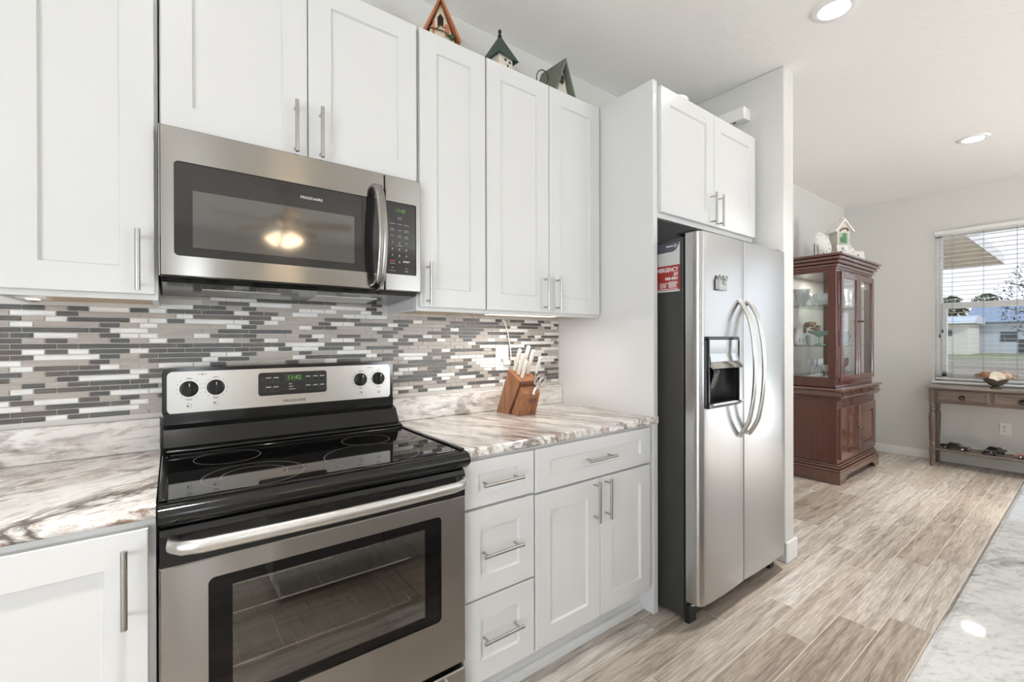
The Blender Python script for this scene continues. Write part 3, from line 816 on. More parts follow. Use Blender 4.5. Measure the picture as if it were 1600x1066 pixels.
    MB().box(wx0 + w, wx1 - .05, yf + .0062, yf + .009, wz0 + .026, wz1 - .029).build('window_glass', glass('oven_window_glass', (.80, .78, .75, 1), .13), door)
    # oven cavity seen through the glass
    c = MB(); cx0, cx1, cz0, cz1 = .1105, .6515, .3205, .7445
    v8 = [(x, y, z_) for z_ in (cz0, cz1) for y in (-.634, -.1405) for x in (cx0, cx1)]
    c.add(v8, [(0, 1, 3, 2), (4, 6, 7, 5), (2, 3, 7, 6), (0, 2, 6, 4), (1, 5, 7, 3)])
    c.build('oven_interior', plain('speckled_oven_enamel', srgb(96, 92, 87), .3, var=.15), t)
    for zz in (.47, .60):
        rk = MB().tube([(.125, -.60, zz), (.637, -.60, zz), (.637, -.17, zz), (.125, -.17, zz)], .003, 6, closed=True)
        for i in range(1, 16): rk.tube([(.125 + i * .032, -.60, zz + .002), (.125 + i * .032, -.17, zz + .002)], .0017, 5)
        rk.tube([(.125, -.40, zz), (.637, -.40, zz)], .002, 5); rk.build('oven_rack', CHROME, t)
    h = [(.026, -.664, .829), (.024, -.690, .829), (.040, -.712, .829), (.075, -.724, .829)] + [(.075 + .612 * i / 8, -.724 - .010 * math.sin(PI * i / 8), .829) for i in range(1, 8)] + [(.687, -.724, .829), (.722, -.712, .829), (.738, -.690, .829), (.736, -.664, .829)]
    MB().tube(h, 1, 14, flat=(.0105, .0155), up=(0, 0, 1)).build('handle', STEELP, door)
    # storage drawer
    dr = MB().box(.0015, .7605, -.664, -.636, .045, .236, .004)
    drw = dr.build('storage_drawer', STEELH, t)
    h = [(.06, -.664, .192), (.062, -.69, .198), (.10, -.702, .203)] + [(.10 + .56 * i / 6, -.706, .204) for i in range(1, 6)] + [(.66, -.702, .203), (.70, -.69, .198), (.702, -.664, .192)]
    MB().tube(h, 1, 12, flat=(.010, .014), up=(0, 0, 1)).build('handle', STEELP, drw)
cooker()

# ------------------------------------------------------------------ refrigerator
def fridge():
    t = thing('refrigerator', 'side-by-side stainless refrigerator with a water dispenser', 'refrigerator', (2.27, -.4, 0))
    x0, x1 = 1.846, 2.700
    MB().box(x0, x1, -.738, -.04, .02, 1.722, .004).build('cabinet_body', DKFRDG, t)
    MB().box(x0 + .012, x1 - .012, -.7495, -.7385, .09, 1.722).build('door_gasket', GAPDK, t)
    MB().box(x0 + .004, x1 - .01, -.752, -.7385, .012, .088, .004).build('base_grille', BLACKM, t)
    for xa, xb in ((x0 + .002, x0 + .06), (x1 - .06, x1 - .01)):
        MB().prism([(-.765, .0015), (-.765, .085), (-.752, .085), (-.742, .0015)], 'x', xa, xb).build('front_foot', BLACKM, t)
    MB().tube([(x0 + .006, -.745, .014), (x0 + .006, -.745, .088), (x0 + .02, -.768, .078), (x0 + .05, -.770, .07), (x0 + .075, -.768, .072)], .0025, 6).build('grille_edge', STEELP, t)
    def door(a, b, la, lb, hole=None):
        """front slightly bowed; big roll on the outer edge, small one at the seam"""
        r1, r2 = (la, lb)
        yb, yf = -.7505, -.8227; pr = [(a, yb)]
        for i in range(9):
            q = PI / 2 * i / 8; pr.append((a + r1 - r1 * math.cos(q), yf + r1 * 1.2 - r1 * 1.2 * math.sin(q)))
        n = 10; xa, xb = a + r1, b - r2
        for i in range(1, n): pr.append((xa + (xb - xa) * i / n, yf - .004 * math.sin(PI * i / n)))
        for i in range(9):
            q = PI / 2 * i / 8; pr.append((b - r2 + r2 * math.sin(q), yf + r2 * 1.2 - r2 * 1.2 * math.cos(q)))
        pr.append((b, yb))
        def clip(pl, c, keep):
            o = []
            for i, p in enumerate(pl):
                q = pl[i - 1]; ip, iq = keep * (p[0] - c) >= 0, keep * (q[0] - c) >= 0
                if ip != iq: f = (c - q[0]) / (p[0] - q[0]); o.append((c, q[1] + f * (p[1] - q[1])))
                if ip: o.append(p)
            return o
        m = MB()
        def seg(pl, z0, z1):
            k0 = len(m.s); m.prism(pl, 'z', z0, z1)
            for i in range(len(pl)):
                p, q = pl[i], pl[(i + 1) % len(pl)]
                m.s[k0 + i] = p[1] < -.76 and q[1] < -.76 and abs(p[0] - q[0]) > 1e-6
        if not hole: seg(pr, .097, 1.7365)
        else:
            h0, h1, g0, g1 = hole
            seg(pr, .097, g0); seg(pr, g1, 1.7365); seg(clip(pr, h0, -1), g0, g1); seg(clip(pr, h1, 1), g0, g1)
            m.box(h0, h1, -.7585, yb, g0, g1)
        return m
    fz = door(x0, 2.2250, .030, .003, (1.8965, 2.1475, .974, 1.15)).build('freezer_door', STEELV, t)
    fr = door(2.2310, x1, .003, .024).build('fresh_food_door', STEELV, t)
    for xx in (x0 + .035, x1 - .035): MB().box(xx - .03, xx + .03, -.80, -.70, 1.7372, 1.752, .004).build('hinge_cover', BLACKM, t)
    def hnd(x, parent):
        p = [(x, -.826, 1.446), (x, -.834, 1.438), (x, -.852, 1.41)]
        p += [(x, -.852 - .048 * math.sin(PI * i / 14) ** .6, 1.41 - .57 * i / 14) for i in range(1, 14)]
        p += [(x, -.852, .84), (x, -.834, .812), (x, -.826, .804)]
        MB().tube(p, 1, 14, flat=(.012, .0105), up=(0, -1, 0)).build('handle', STEELP, parent)
    hnd(2.178, fz); hnd(2.268, fr)
    # ice and water dispenser
    DP = plain('dispenser_chrome', srgb(176, 175, 173), .10, 1, var=0)
    d = MB(); a, b = 1.884, 2.160
    d.box(a, b, -.838, -.820, 1.262, 1.276, .004).box(a, a + .012, -.838, -.820, .972, 1.262, .003).box(b - .012, b, -.838, -.820, .972, 1.262, .003).box(a, b, -.838, -.820, .958, .973, .004)
    dz = d.build('dispenser_surround', BLACKG, fz)
    pn = MB(); n = 8
    prof = [(-.8355, 1.262), (-.836, 1.20), (-.842, 1.165), (-.856, 1.142), (-.860, 1.136), (-.852, 1.132), (-.829, 1.150), (-.828, 1.262)]
    pn.prism(prof, 'x', a + .0125, b - .0125); pn.build('control_face', DP, dz)
    cav = MB(); c0, c1, e0, e1 = a + .0128, b - .0128, .9743, 1.1497
    v8 = [(x, y, z_) for z_ in (e0, e1) for y in (-.824, -.7588) for x in (c0, c1)]
    cav.add(v8, [(0, 1, 3, 2), (4, 6, 7, 5), (2, 3, 7, 6), (0, 2, 6, 4), (1, 5, 7, 3)]); cav.build('dispenser_recess', plain('dispenser_black', srgb(34, 33, 32), .3, coat=.3, var=0), dz)
    MB().box(a + .014, b - .014, -.824, -.762, .9746, .979).build('drip_tray', BLACKM, dz)
    tr = MB().prism([(-.829, .9735), (-.856, .984), (-.858, .976), (-.842, .962), (-.829, .960)], 'x', a + .006, b - .006); tr.build('tray_lip', DP, dz)
    MB().prism([(-.762, 1.148), (-.80, 1.148), (-.806, 1.11), (-.785, 1.03), (-.778, 1.03), (-.762, 1.10)], 'x', 1.985, 2.035).build('paddle', BLACKG, dz)
    for (xx, zz) in ((1.94, 1.09),): MB().box(xx, xx + .02, -.7640, -.7612, zz, zz + .004).build('paddle_mark', PRINTG, dz)
fridge()
# leaflet on the refrigerator side
PAPER = plain('white_leaflet', srgb(196, 196, 195), .5, var=.01); REDP = plain('red_leaflet', srgb(152, 50, 44), .45, var=.03); NAVY = plain('navy_leaflet', srgb(78, 80, 92), .45, var=0)
t = thing('flyer', 'red and white emergency service flyer stuck to the dark side of the refrigerator', 'flyer', (1.8455, -.63, 1.6))
y0, y1 = -.724, -.53; xs = 1.8452
MB().box(xs - .0008, xs, y0, y1, 1.482, 1.705).build('sheet', PAPER, t)
MB().box(xs - .0012, xs - .00085, y0 - .0004, y1, 1.490, 1.603).build('red_panel', REDP, t)
MB().prism([(y1, 1.6605), (-.69, 1.664), (-.706, 1.672), (-.716, 1.688), (y0 - .0004, 1.7054), (y1, 1.7054)], 'x', xs - .0012, xs - .00085).build('heading_band', NAVY, t)
MB().lathe([(.0085, 0), (.0085, .0004)], (xs - .00125, -.702, 1.690), 20, 0, 'x').build('round_badge', PRINTG, t)
xx = xs - .0014
writing('EMERGENCY', .026, (xx, -.716, 1.582), PRINTW, t, '-x', 'RIGHT', bold=.0006, sx=.82)
writing('24/7', .021, (xx, -.716, 1.561), PRINTW, t, '-x', 'RIGHT', bold=.0006, sx=.62)
writing('444-4441', .022, (xx, -.716, 1.542), PRINTW, t, '-x', 'RIGHT', bold=.0006, sx=.8)
k = MB()
for zz, ya, yb in [(1.527, -.71, -.668), (1.5215, -.716, -.62), (1.517, -.708, -.666), (1.512, -.708, -.665), (1.507, -.708, -.666), (1.502, -.708, -.668), (1.515, -.655, -.62), (1.509, -.655, -.62), (1.503, -.655, -.62), (1.4945, -.716, -.60)]: k.box(xx, xx + .0002, ya, yb, zz - .0013, zz + .0013)
k.build('small_print', PRINTW, t)
k = MB()
for zz, yb in [(1.648, -.60), (1.637, -.60), (1.624, -.60), (1.613, -.60)]: k.box(xx + .0004, xx + .0006, -.708, yb, zz - .0012, zz + .0012)
k.build('faint_print', plain('faint_print', srgb(190, 184, 180), .5, var=0), t)
MB().box(xx + .0, xx + .0002, -.69, -.655, 1.688, 1.692).build('heading_print', PRINTW, t)
# magnet
t = thing('fridge_magnet', 'pewter gift-bag magnet with a bow on the left refrigerator door', 'magnet', (2.005, -.83, 1.515))
PEW = plain('pewter', srgb(176, 175, 172), .35, .8, var=.1)
MB().box(1.968, 2.040, -.8405, -.8275, 1.484, 1.535, .003).box(1.957, 1.966, -.838, -.8275, 1.486, 1.532, .002).build('bag', PEW, t)
m = MB()
for s in (-1, 1): m.tube([(2.012, -.842, 1.535), (2.012 + s * .014, -.843, 1.550), (2.012 + s * .024, -.842, 1.545), (2.012 + s * .016, -.842, 1.532)], .0035, 7, closed=True)
m.ball((2.012, -.844, 1.536), .006, n=8).tube([(2.008, -.842, 1.535), (2.004, -.842, 1.515), (2.022, -.842, 1.512)], .003, 6)
m.tube([(1.97, -.835, 1.535), (1.978, -.835, 1.552), (1.992, -.835, 1.548)], .003, 6); m.build('bow', PEW, t)

# chime box on the partition, dish on the cabinet over the refrigerator
t = thing('door_chime_box', 'white rectangular box fixed to the partition wall above the refrigerator cabinet', 'box', (2.74, -.45, 2.6))
MB().box(2.700, 2.7745, -.600, -.28, 2.562, 2.634, .004).build('cover', PLASTW, t)
MB().box(2.712, 2.728, -.54, -.525, 2.5605, 2.5622).build('sensor', BLACKM, t)
tag(MB().lathe([(.026, 0), (.036, .012), (.042, .036), (.038, .040), (.02, .044), (1e-6, .045)], (2.065, -.590, 2.4365), 24, sx=1.25, sy=.75).build('small_dish', PLASTW, org=(2.065, -.59, 2.4365)), 'small white dish lying on top of the cabinet over the refrigerator', 'dish')

# ------------------------------------------------------------------ knife block and knives
WALN = wood('oiled_block_wood', srgb(176, 122, 82), srgb(128, 80, 50), 'z', .38, 1.5, .2)
WALD = wood('dark_block_wood', srgb(120, 74, 46), srgb(88, 52, 32), 'z', .4, 1.5, .2)
t = thing('knife_block', 'brown wooden slanted knife block holding white-handled knives', 'knife block', (1.36, -.15, .9095))
Z = .9098
MB().prism([(-.062, Z), (-.158, Z), (-.250, 1.072), (-.160, 1.122)], 'x', 1.302, 1.412).build('slotted_body', WALN, t)
MB().prism([(-.166, Z), (-.168, Z), (-.2515, 1.060), (-.2505, 1.072)], 'x', 1.306, 1.408).build('joint_strip', WALD, t)
fr_ = MB().prism([(-.172, Z), (-.226, Z), (-.258, 1.012), (-.246, 1.045)], 'x', 1.308, 1.416).build('front_holder', WALN, t)
MB().lathe([(.022, 0), (.022, .0012), (1e-6, .0013)], (1.378, -.2505, .985), 24, 0, 'y', Matrix.Translation((0, -.2505, .985)) @ Matrix.Rotation(-.305, 4, 'X') @ Matrix.Translation((0, .2505, -.985))).build('burnt_emblem', WALD, fr_)
IV = plain('ivory_handle', srgb(226, 220, 210), .35, coat=.2, var=.03)
d_ = Vector((0, -.407, .913)); up_ = Vector((0, -.875, -.485))      # handle direction; along the slotted top face, back to front
KG = 'white-handled knives in the block'
def knife(x, s, L, w, label):
    p = Vector((x, -.160, 1.122)) + up_ * s
    t = thing('knife', label, 'knife', tuple(p), KG)
    q = [p - d_ * .012, p + d_ * .006]; MB().tube([tuple(a) for a in q], 1, 8, flat=(.0012, .011), up=tuple(up_)).build('blade', CHROME, t)
    h = [p + d_ * .006, p + d_ * .02, p + d_ * (L * .5), p + d_ * (L * .85), p + d_ * L]; r = [.85, .95, .9, 1.05, .95]
    MB().tube([tuple(a) for a in h], [w * k for k in r], 12, flat=(.75, 1.25), up=tuple(up_)).build('handle', IV, t)
    MB().tube([tuple(p + d_ * (L + .0003)), tuple(p + d_ * (L + .005))], [w * .95, w * .7], 12, flat=(.75, 1.25), up=tuple(up_)).build('end_cap', PLASTW, t)
knife(1.325, .018, .112, .0098, 'white-handled knife at the back left of the block')
knife(1.325, .050, .104, .0098, 'white-handled knife in the middle of the left side of the block')
knife(1.325, .082, .090, .0090, 'white-handled knife at the front left of the block')
knife(1.375, .016, .126, .0098, 'longest white-handled knife standing at the back right of the block')
knife(1.380, .050, .124, .0102, 'thick white-handled knife in the middle of the right side of the block')
t = thing('sharpening_steel', 'slim steel rod with a white handle at the front right of the block', 'knife', (1.402, -.25, 1.07), KG)
p = Vector((1.400, -.160, 1.122)) + up_ * .088
MB().tube([tuple(p - d_ * .03), tuple(p + d_ * .03)], .0035, 10).build('rod', CHROME, t)
MB().tube([tuple(p + d_ * .03), tuple(p + d_ * .06), tuple(p + d_ * .112)], [.0065, .0085, .0075], 12).build('handle', IV, t)
t = thing('kitchen_shears', 'chrome kitchen shears with looped handles hooked at the front of the block', 'scissors', (1.40, -.27, 1.06))
b0 = Vector((1.385, -.262, 1.035))
def loop(c, rx, rz, tilt):
    M = Matrix.Translation(c) @ Matrix.Rotation(.4, 4, 'X') @ Matrix.Rotation(tilt, 4, 'Y')
    return MB().tube([tuple(M @ Vector((rx * math.cos(a), 0, rz * math.sin(a)))) for a in [2 * PI * i / 20 for i in range(20)]], .0036, 8, closed=True)
loop(Vector((1.382, -.281, 1.078)), .013, .024, .35).build('handle_loop', CHROME, t)
loop(Vector((1.412, -.279, 1.070)), .013, .024, .45).build('handle_loop', CHROME, t)
MB().tube([(1.384, -.274, 1.052), (1.376, -.268, 1.030), (1.366, -.264, 1.008)], [.005, .006, .004], 8).tube([(1.398, -.272, 1.048), (1.380, -.268, 1.030)], .0045, 8).lathe([(.007, 0), (.007, .004), (1e-6, .005)], (1.368, -.266, 1.012), 14, 0, 'y').build('blades', CHROME, t)

# ------------------------------------------------------------------ birdhouses on the cabinets
def lb(m, name, mat_, t): return m.build(name, mat_, t, local=True)
OR = wood('orange_stained_wood', srgb(196, 128, 88), srgb(150, 88, 56), 'z', .5); CRM = plain('cream_paint', srgb(222, 208, 180), .6, var=.06)
GRN = plain('dark_green_shingle', srgb(52, 74, 68), .5, var=.2); SAGE = plain('sage_green_paint', srgb(112, 118, 104), .6, var=.1); OFFW = plain('weathered_white', srgb(222, 214, 200), .7, var=.1)
DARKH = plain('dark_hole', srgb(36, 26, 20), .8, var=0); LEAF = plain('painted_leaf', srgb(70, 92, 58), .6, var=.2); TWIG = plain('twig_brown', srgb(104, 78, 54), .7, var=.1); TERR = plain('terracotta_paint', srgb(196, 128, 100), .6, var=.1)
CT = 2.4465
BG = 'little birdhouses on the cabinets'
t = thing('birdhouse', 'orange-roofed A-frame birdhouse on the cabinet above the microwave side', 'birdhouse', (.918, -.205, CT), BG, -.40)
A = lambda hw, hb, ht, y0, y1: MB().prism([(-hw, hb), (hw, hb), (0, ht)], 'y', y0, y1)
lb(A(.062, .03, .192, -.035, .06), 'front_wall', CRM, t); lb(MB().box(-.07, .07, -.04, .065, .0005, .029, .003), 'base', TERR, t)
for s in (-1, 1):
    lb(MB().prism([(0, .214), (s * .082, .040), (s * .075, .032), (0, .196)], 'y', -.06, .075), 'roof_panel', OR, t)
lb(MB().prism([(-.012, .10), (.012, .10), (.012, .135), (0, .15), (-.012, .135)], 'y', -.0365, -.0352), 'entrance_hole', DARKH, t)
lb(MB().box(-.032, -.024, -.037, -.0352, .06, .12).box(.018, .036, -.037, -.0352, .06, .11), 'shutter', TERR, t)
lb(MB().tube([(-.06, -.042, .085), (-.02, -.045, .08), (.01, -.046, .075), (.04, -.045, .06)], .003, 6).tube([(-.02, -.045, .08), (.0, -.048, .095), (.02, -.046, .088)], .0025, 6), 'perch_twig', TWIG, t)
lb(MB().ball((.045, -.045, .055), .011, n=8).ball((.03, -.046, .06), .007, n=8), 'leaves', LEAF, t)

t = thing('birdhouse', 'white birdhouse under a pointed dark green roof, the middle one of three', 'birdhouse', (1.225, -.205, CT), BG, .12)
lb(MB().box(-.042, .042, -.042, .042, .0005, .105, .003), 'walls', OFFW, t)
lb(MB().add([(-.062, -.062, .086), (.062, -.062, .086), (.062, .062, .086), (-.062, .062, .086), (0, 0, .212), (-.055, -.055, .086), (.055, -.055, .086), (.055, .055, .086), (-.055, .055, .086), (0, 0, .19)],
       [(0, 1, 4), (1, 2, 4), (2, 3, 4), (3, 0, 4), (6, 5, 9), (7, 6, 9), (8, 7, 9), (5, 8, 9), (0, 5, 6, 1), (1, 6, 7, 2), (2, 7, 8, 3), (3, 8, 5, 0)]), 'pyramid_roof', GRN, t)
lb(MB().lathe([(.010, .200), (.007, .212), (.004, .216), (.008, .222), (.0085, .228), (.004, .236), (1e-6, .238)], (0, 0, 0), 12), 'finial', BLACKM, t)
lb(MB().lathe([(.006, 0), (.006, .001)], (-.005, -.0422, .078), 12, 0, 'y').lathe([(.006, 0), (.006, .001)], (.022, -.0422, .075), 12, 0, 'y').box(.006, .014, -.043, -.0421, .05, .062), 'entrance_holes', DARKH, t)

t = thing('birdhouse', 'sage green A-frame birdhouse with a wire ring on its roof', 'birdhouse', (1.572, -.200, CT), BG, .05)
lb(A(.056, .0005, .18, -.045, .075), 'walls', OFFW, t)
for s in (-1, 1): lb(MB().prism([(0, .206), (s * .078, .015), (s * .069, .008), (0, .186)], 'y', -.075, .10), 'roof_panel', SAGE, t)
lb(MB().prism([(-.013, .10), (.0, .085), (.013, .10), (.010, .125), (0, .14), (-.010, .125)], 'y', -.0485, -.0452), 'entrance_hole', DARKH, t)
lb(MB().tube([(-.062 + .026 * math.cos(a), .03 - .014 * math.cos(a), .130 + .040 * math.sin(a)) for a in [2 * PI * i / 18 for i in range(18)]], .003, 6, closed=True), 'wire_ring', TWIG, t)
lb(MB().ball((-.014, -.05, .10), .010, n=8).ball((.022, -.05, .125), .008, n=8).ball((-.03, -.05, .09), .008, n=8), 'leaves', LEAF, t)

# ------------------------------------------------------------------ china cabinet
CH = wood('cherry_veneer', srgb(96, 48, 35), srgb(80, 39, 29), 'z', .2, 1.0, .45)
CHX = wood('cherry_moulding', srgb(98, 54, 42), srgb(84, 45, 35), 'x', .17, 1.0, .85)
BURL = wood('cherry_burl', srgb(126, 78, 56), srgb(78, 45, 36), 'z', .2, .45, .8)
BRASS = plain('aged_brass', srgb(96, 82, 64), .35, .9, var=.1)
CLEAR = glass('cabinet_glass', (.97, .98, .98, 1), .025)
SHELFG = glass('shelf_glass', (.86, .93, .91, 1), .06)
def china():
    t = thing('china_cabinet', 'tall cherry china cabinet with glass doors in the dining corner', 'cabinet', (5.15, -.25, 0))
    # base: bracket feet, stepped plinth
    m = MB(); x0, x1, yf = 4.60, 5.69, -.497
    m.prism([(x0, .0015), (x0 + .13, .0015), (x0 + .145, .03), (x0 + .17, .045), (x0 + .20, .062), (x1 - .20, .062), (x1 - .17, .045), (x1 - .145, .03), (x1 - .13, .0015), (x1, .0015), (x1, .105), (x0, .105)], 'y', yf, yf + .022)
    m.prism([(yf + .022, .0015), (-.02, .0015), (-.02, .105), (yf + .022, .105)], 'x', x0, x0 + .022).prism([(yf + .022, .0015), (-.02, .0015), (-.02, .105), (yf + .022, .105)], 'x', x1 - .022, x1)
    m.build('bracket_base', CHX, t)
    m = MB()
    for (o, za, zb, r) in ((.0, .1055, .128, .004), (.010, .1285, .150, .008), (.022, .1505, .168, .004)): m.box(x0 + o, x1 - o, yf + o, -.02, za, zb, r)
    m.build('plinth_moulding', CHX, t)
    lx0, lx1, ly = 4.632, 5.662, -.466
    MB().box(lx0, lx1, ly, -.02, .1685, .725, .003).build('lower_case', CH, t)
    ld = None
    for (a, b, kx) in ((4.672, 5.140, 5.115), (5.150, 5.624, 5.178)):
        d = MB().shaker(a, b, .205, .655, ly - .021, .0205, .075, .012).build('door', CHX, t)
        MB().box(a + .095, b - .095, ly - .0145, ly - .0091, .300, .560, .004).build('burl_panel', BURL, d)
        MB().lathe([(.009, 0), (.005, .008), (.005, .014), (.011, .020), (.009, .027), (1e-6, .029)], (kx, ly - .0212, .435), 14, 0, 'y').build('knob', BRASS, d)
    m = MB()
    for (o, za, zb, r) in ((.018, .7255, .742, .006), (.004, .7425, .760, .007)): m.box(4.582 + o, 5.712 - o, -.516 + o, -.02, za, zb, r)
    m.box(4.60, 5.694, -.500, -.02, .7605, .806, .003).box(4.578, 5.716, -.520, -.02, .8065, .832, .009)
    m.build('waist_moulding', CHX, t)
    for (a, b) in ((4.64, 5.135), (5.155, 5.655)):
        d = MB().box(a, b, -.5085, -.5005, .763, .803, .002).build('slim_drawer', CHX, t)
        MB().lathe([(.007, 0), (.004, .006), (.004, .010), (.009, .015), (.007, .021), (1e-6, .022)], ((a + b) / 2, -.5087, .783), 12, 0, 'y').build('knob', BRASS, d)
    # upper case: posts, rails, glass on three sides, panelled back
    ux0, ux1, uy, z0, z1 = 4.668, 5.672, -.446, .8325, 1.885
    m = MB()
    m.box(ux0, ux1, uy, -.02, z0, .92, .003).box(ux0, ux1, uy, -.02, 1.862, z1, .003)
    m.box(ux0, ux0 + .022, uy, uy + .06, .92, 1.862).box(ux1 - .022, ux1, uy, uy + .06, .92, 1.862)
    m.box(ux0, ux0 + .03, -.075, -.02, .92, 1.862).box(ux1 - .03, ux1, -.075, -.02, .92, 1.862)
    m.box(ux0 + .022, ux0 + .075, uy, uy + .022, .92, 1.862).box(ux1 - .03, ux1 - .022, uy, uy + .022, .92, 1.862)
    m.build('upper_case', CH, t)
    MB().box(ux0 + .03, ux1 - .03, -.030, -.021, .9205, 1.8615).build('back_panel', plain('pale_back_panel', srgb(196, 192, 184), .35, var=.02), t)
    MB().box(ux0 + .008, ux0 + .012, uy + .0605, -.0755, .9205, 1.8615).build('side_pane', CLEAR, t)
    MB().box(ux1 - .012, ux1 - .008, uy + .0605, -.0755, .9205, 1.8615).build('side_pane', CLEAR, t)
    for (a, b, kx) in ((4.745, 5.205, 5.185), (5.212, 5.652, 5.235)):
        d = MB(); y0, y1 = uy - .022, uy - .0005; s = .058
        d.box(a, a + s, y0, y1, .885, 1.868, .004).box(b - s, b, y0, y1, .885, 1.868, .004).box(a + s, b - s, y0, y1, .885, .935, .004).box(a + s, b - s, y0, y1, 1.812, 1.868, .004)
        dd = d.build('glass_door', CH, t)
        MB().box(a + s, b - s, uy - .013, uy - .010, .935, 1.812).build('door_pane', CLEAR, dd)
        MB().lathe([(.009, 0), (.005, .008), (.005, .014), (.011, .020), (.009, .027), (1e-6, .029)], (kx, y0, 1.43), 14, 0, 'y').build('knob', BRASS, dd)
    for z in (1.575, 1.205): MB().box(ux0 + .031, ux1 - .031, uy + .03, -.032, z - .008, z).build('glass_shelf', SHELFG, t)
    m = MB()
    for (o, za, zb, r) in ((.062, 1.8855, 1.905, .005), (.045, 1.9055, 1.935, .012), (.026, 1.9355, 1.965, .012), (.012, 1.9655, 1.995, .010), (0, 1.9955, 2.017, .006)):
        m.box(4.603 + o, 5.737 - o, -.512 + o, -.02, za, zb, r)
    m.build('crown_moulding', CHX, t)
china()
light('cabinet_puck_lamp', 'AREA', (5.17, -.23, 1.855), 3, (1, .96, .9), shape='DISK', size=.08)

# things shown in the cabinet
def crystal(name, tint, refl, rough=.02):
    N = NT(name); N.t.nodes.remove(N.b)
    tr = N.n('BsdfTransparent'); gl = N.n('BsdfGlossy'); df = N.n('BsdfDiffuse'); mx = N.n('MixShader'); mx2 = N.n('MixShader'); lw = N.n('LayerWeight')
    lw.inputs[0].default_value = .55; tr.inputs[0].default_value = tint; gl.inputs['Roughness'].default_value = rough; df.inputs[0].default_value = tint if tint[1] < .5 else (.95, .96, .96, 1)
    mx2.inputs[0].default_value = .85; N.l(gl.outputs[0], mx2.inputs[1]); N.l(df.outputs[0], mx2.inputs[2])
    ad = N.n('Math', operation='ADD'); N.l(lw.outputs['Facing'], ad.inputs[0]); ad.inputs[1].default_value = .30; ad.use_clamp = True; N.l(ad.outputs[0], mx.inputs[0]); N.l(tr.outputs[0], mx.inputs[1]); N.l(mx2.outputs[0], mx.inputs[2]); N.l(mx.outputs[0], N.out.inputs[0])
    return N.mat
CRY = crystal('cut_crystal', (.86, .88, .89, 1), .2); RUBY = crystal('ruby_glass', (.55, .10, .12, 1), .2); MINT = plain('mint_glass', srgb(158, 190, 168), .15, coat=.6, var=.1)
BLUE = plain('blue_glaze', srgb(96, 140, 196), .2, coat=.6, var=.2); TEAL = plain('teal_glaze', srgb(96, 138, 146), .2, coat=.5, var=.1); CHINA = plain('white_china', srgb(224, 224, 222), .2, coat=.5, var=.03)
ROSE = plain('dusty_flowers', srgb(150, 128, 100), .7, var=.3); GOLD = plain('gilt_rim', srgb(186, 160, 112), .25, .8, var=.05)
SH1, SH2, SH3 = 1.5755, 1.2055, .9205
def facet(m, prof, c, n=14):
    """cut glass: flat facets and a zig-zag rim"""
    return m.lathe(prof, c, n, 0, 'z', None, False)
CG = 'glassware in the china cabinet'
def vase(name, label, c, prof, mat_, n=18, flat=False, cat='vase'):
    m = MB(); (facet(m, prof, c, n) if flat else m.lathe(prof, c, n)); o = m.build(name, mat_, org=c); tag(o, label, cat, CG); return o
bowlp = lambda r, h: [(.001, .004), (r * .45, .0005), (r * .5, h * .1), (r * .8, h * .45), (r, h), (r * .94, h), (r * .72, h * .45), (.001, h * .16)]
vase('crystal_bowl', 'wide cut-crystal bowl on the top shelf behind the side glass', (4.83, -.31, SH1), bowlp(.095, .105), CRY, 16, True, 'bowl')
vase('crystal_bowl', 'cut-crystal bowl at the back of the top shelf, tallest there', (4.80, -.13, SH1), bowlp(.07, .16), CRY, 14, True, 'bowl')
vase('crystal_bowl', 'cut-crystal bowl further right on the top shelf', (5.06, -.30, SH1), bowlp(.09, .11), CRY, 16, True, 'bowl')
vase('crystal_vase', 'slender cut-crystal vase on the top shelf near the right door', (5.36, -.34, SH1), [(.03, .0005), (.028, .02), (.022, .05), (.035, .14), (.044, .18), (.04, .18), (.02, .06)], CRY, 12, True)
vase('crystal_bowl', 'low cut-crystal bowl between the two wide ones on the top shelf', (4.945, -.185, SH1), bowlp(.042, .10), CRY, 15, True, 'bowl')
vase('crystal_jar', 'cut-crystal jar at the back of the top shelf, right of the tall bowl', (5.0, -.10, SH1), [(.04, .0005), (.045, .03), (.045, .12), (.03, .135), (.012, .15), (.02, .17), (1e-6, .18)], CRY, 12, True, 'jar')
vase('compote', 'pale green footed compote on the middle shelf', (4.86, -.26, SH2), [(.045, .0005), (.04, .008), (.012, .02), (.010, .075), (.03, .09), (.085, .115), (.105, .135), (.10, .136), (.03, .10), (.001, .096)], MINT, 22, False, 'bowl')
t = thing('flower_posy', 'posy of dried flowers in a white pot on the middle shelf', 'flowers', (5.02, -.13, SH2), CG)
MB().lathe([(.03, .0005), (.042, .04), (.045, .09), (.036, .10), (.03, .06)], (5.02, -.13, SH2), 16).build('pot', CHINA, t)
m = MB(); rnd = random.Random(3)
for i in range(26):
    a, b = rnd.uniform(0, 2 * PI), rnd.uniform(-.4, 1.3); m.ball((5.02 + .062 * math.cos(a) * math.cos(b), -.13 + .062 * math.sin(a) * math.cos(b), SH2 + .155 + .062 * math.sin(b)), rnd.uniform(.014, .024), n=8)
m.build('flower_heads', ROSE, t)
vase('blue_vase', 'round blue glass vase on the middle shelf', (5.02, -.36, SH2), [(.03, .0005), (.05, .03), (.058, .07), (.04, .11), (.026, .125), (.032, .135), (.028, .135), (.02, .12)], BLUE)
vase('teal_bowl', 'teal glazed covered jar at the right of the middle shelf', (5.30, -.30, SH2), [(.04, .0005), (.062, .04), (.066, .09), (.05, .12), (.02, .135), (.008, .14), (.01, .152), (1e-6, .156)], TEAL, 18, False, 'jar')
t = thing('blue_jug', 'white jug with blue stripes at the left of the middle shelf', 'jug', (4.76, -.12, SH2), CG)
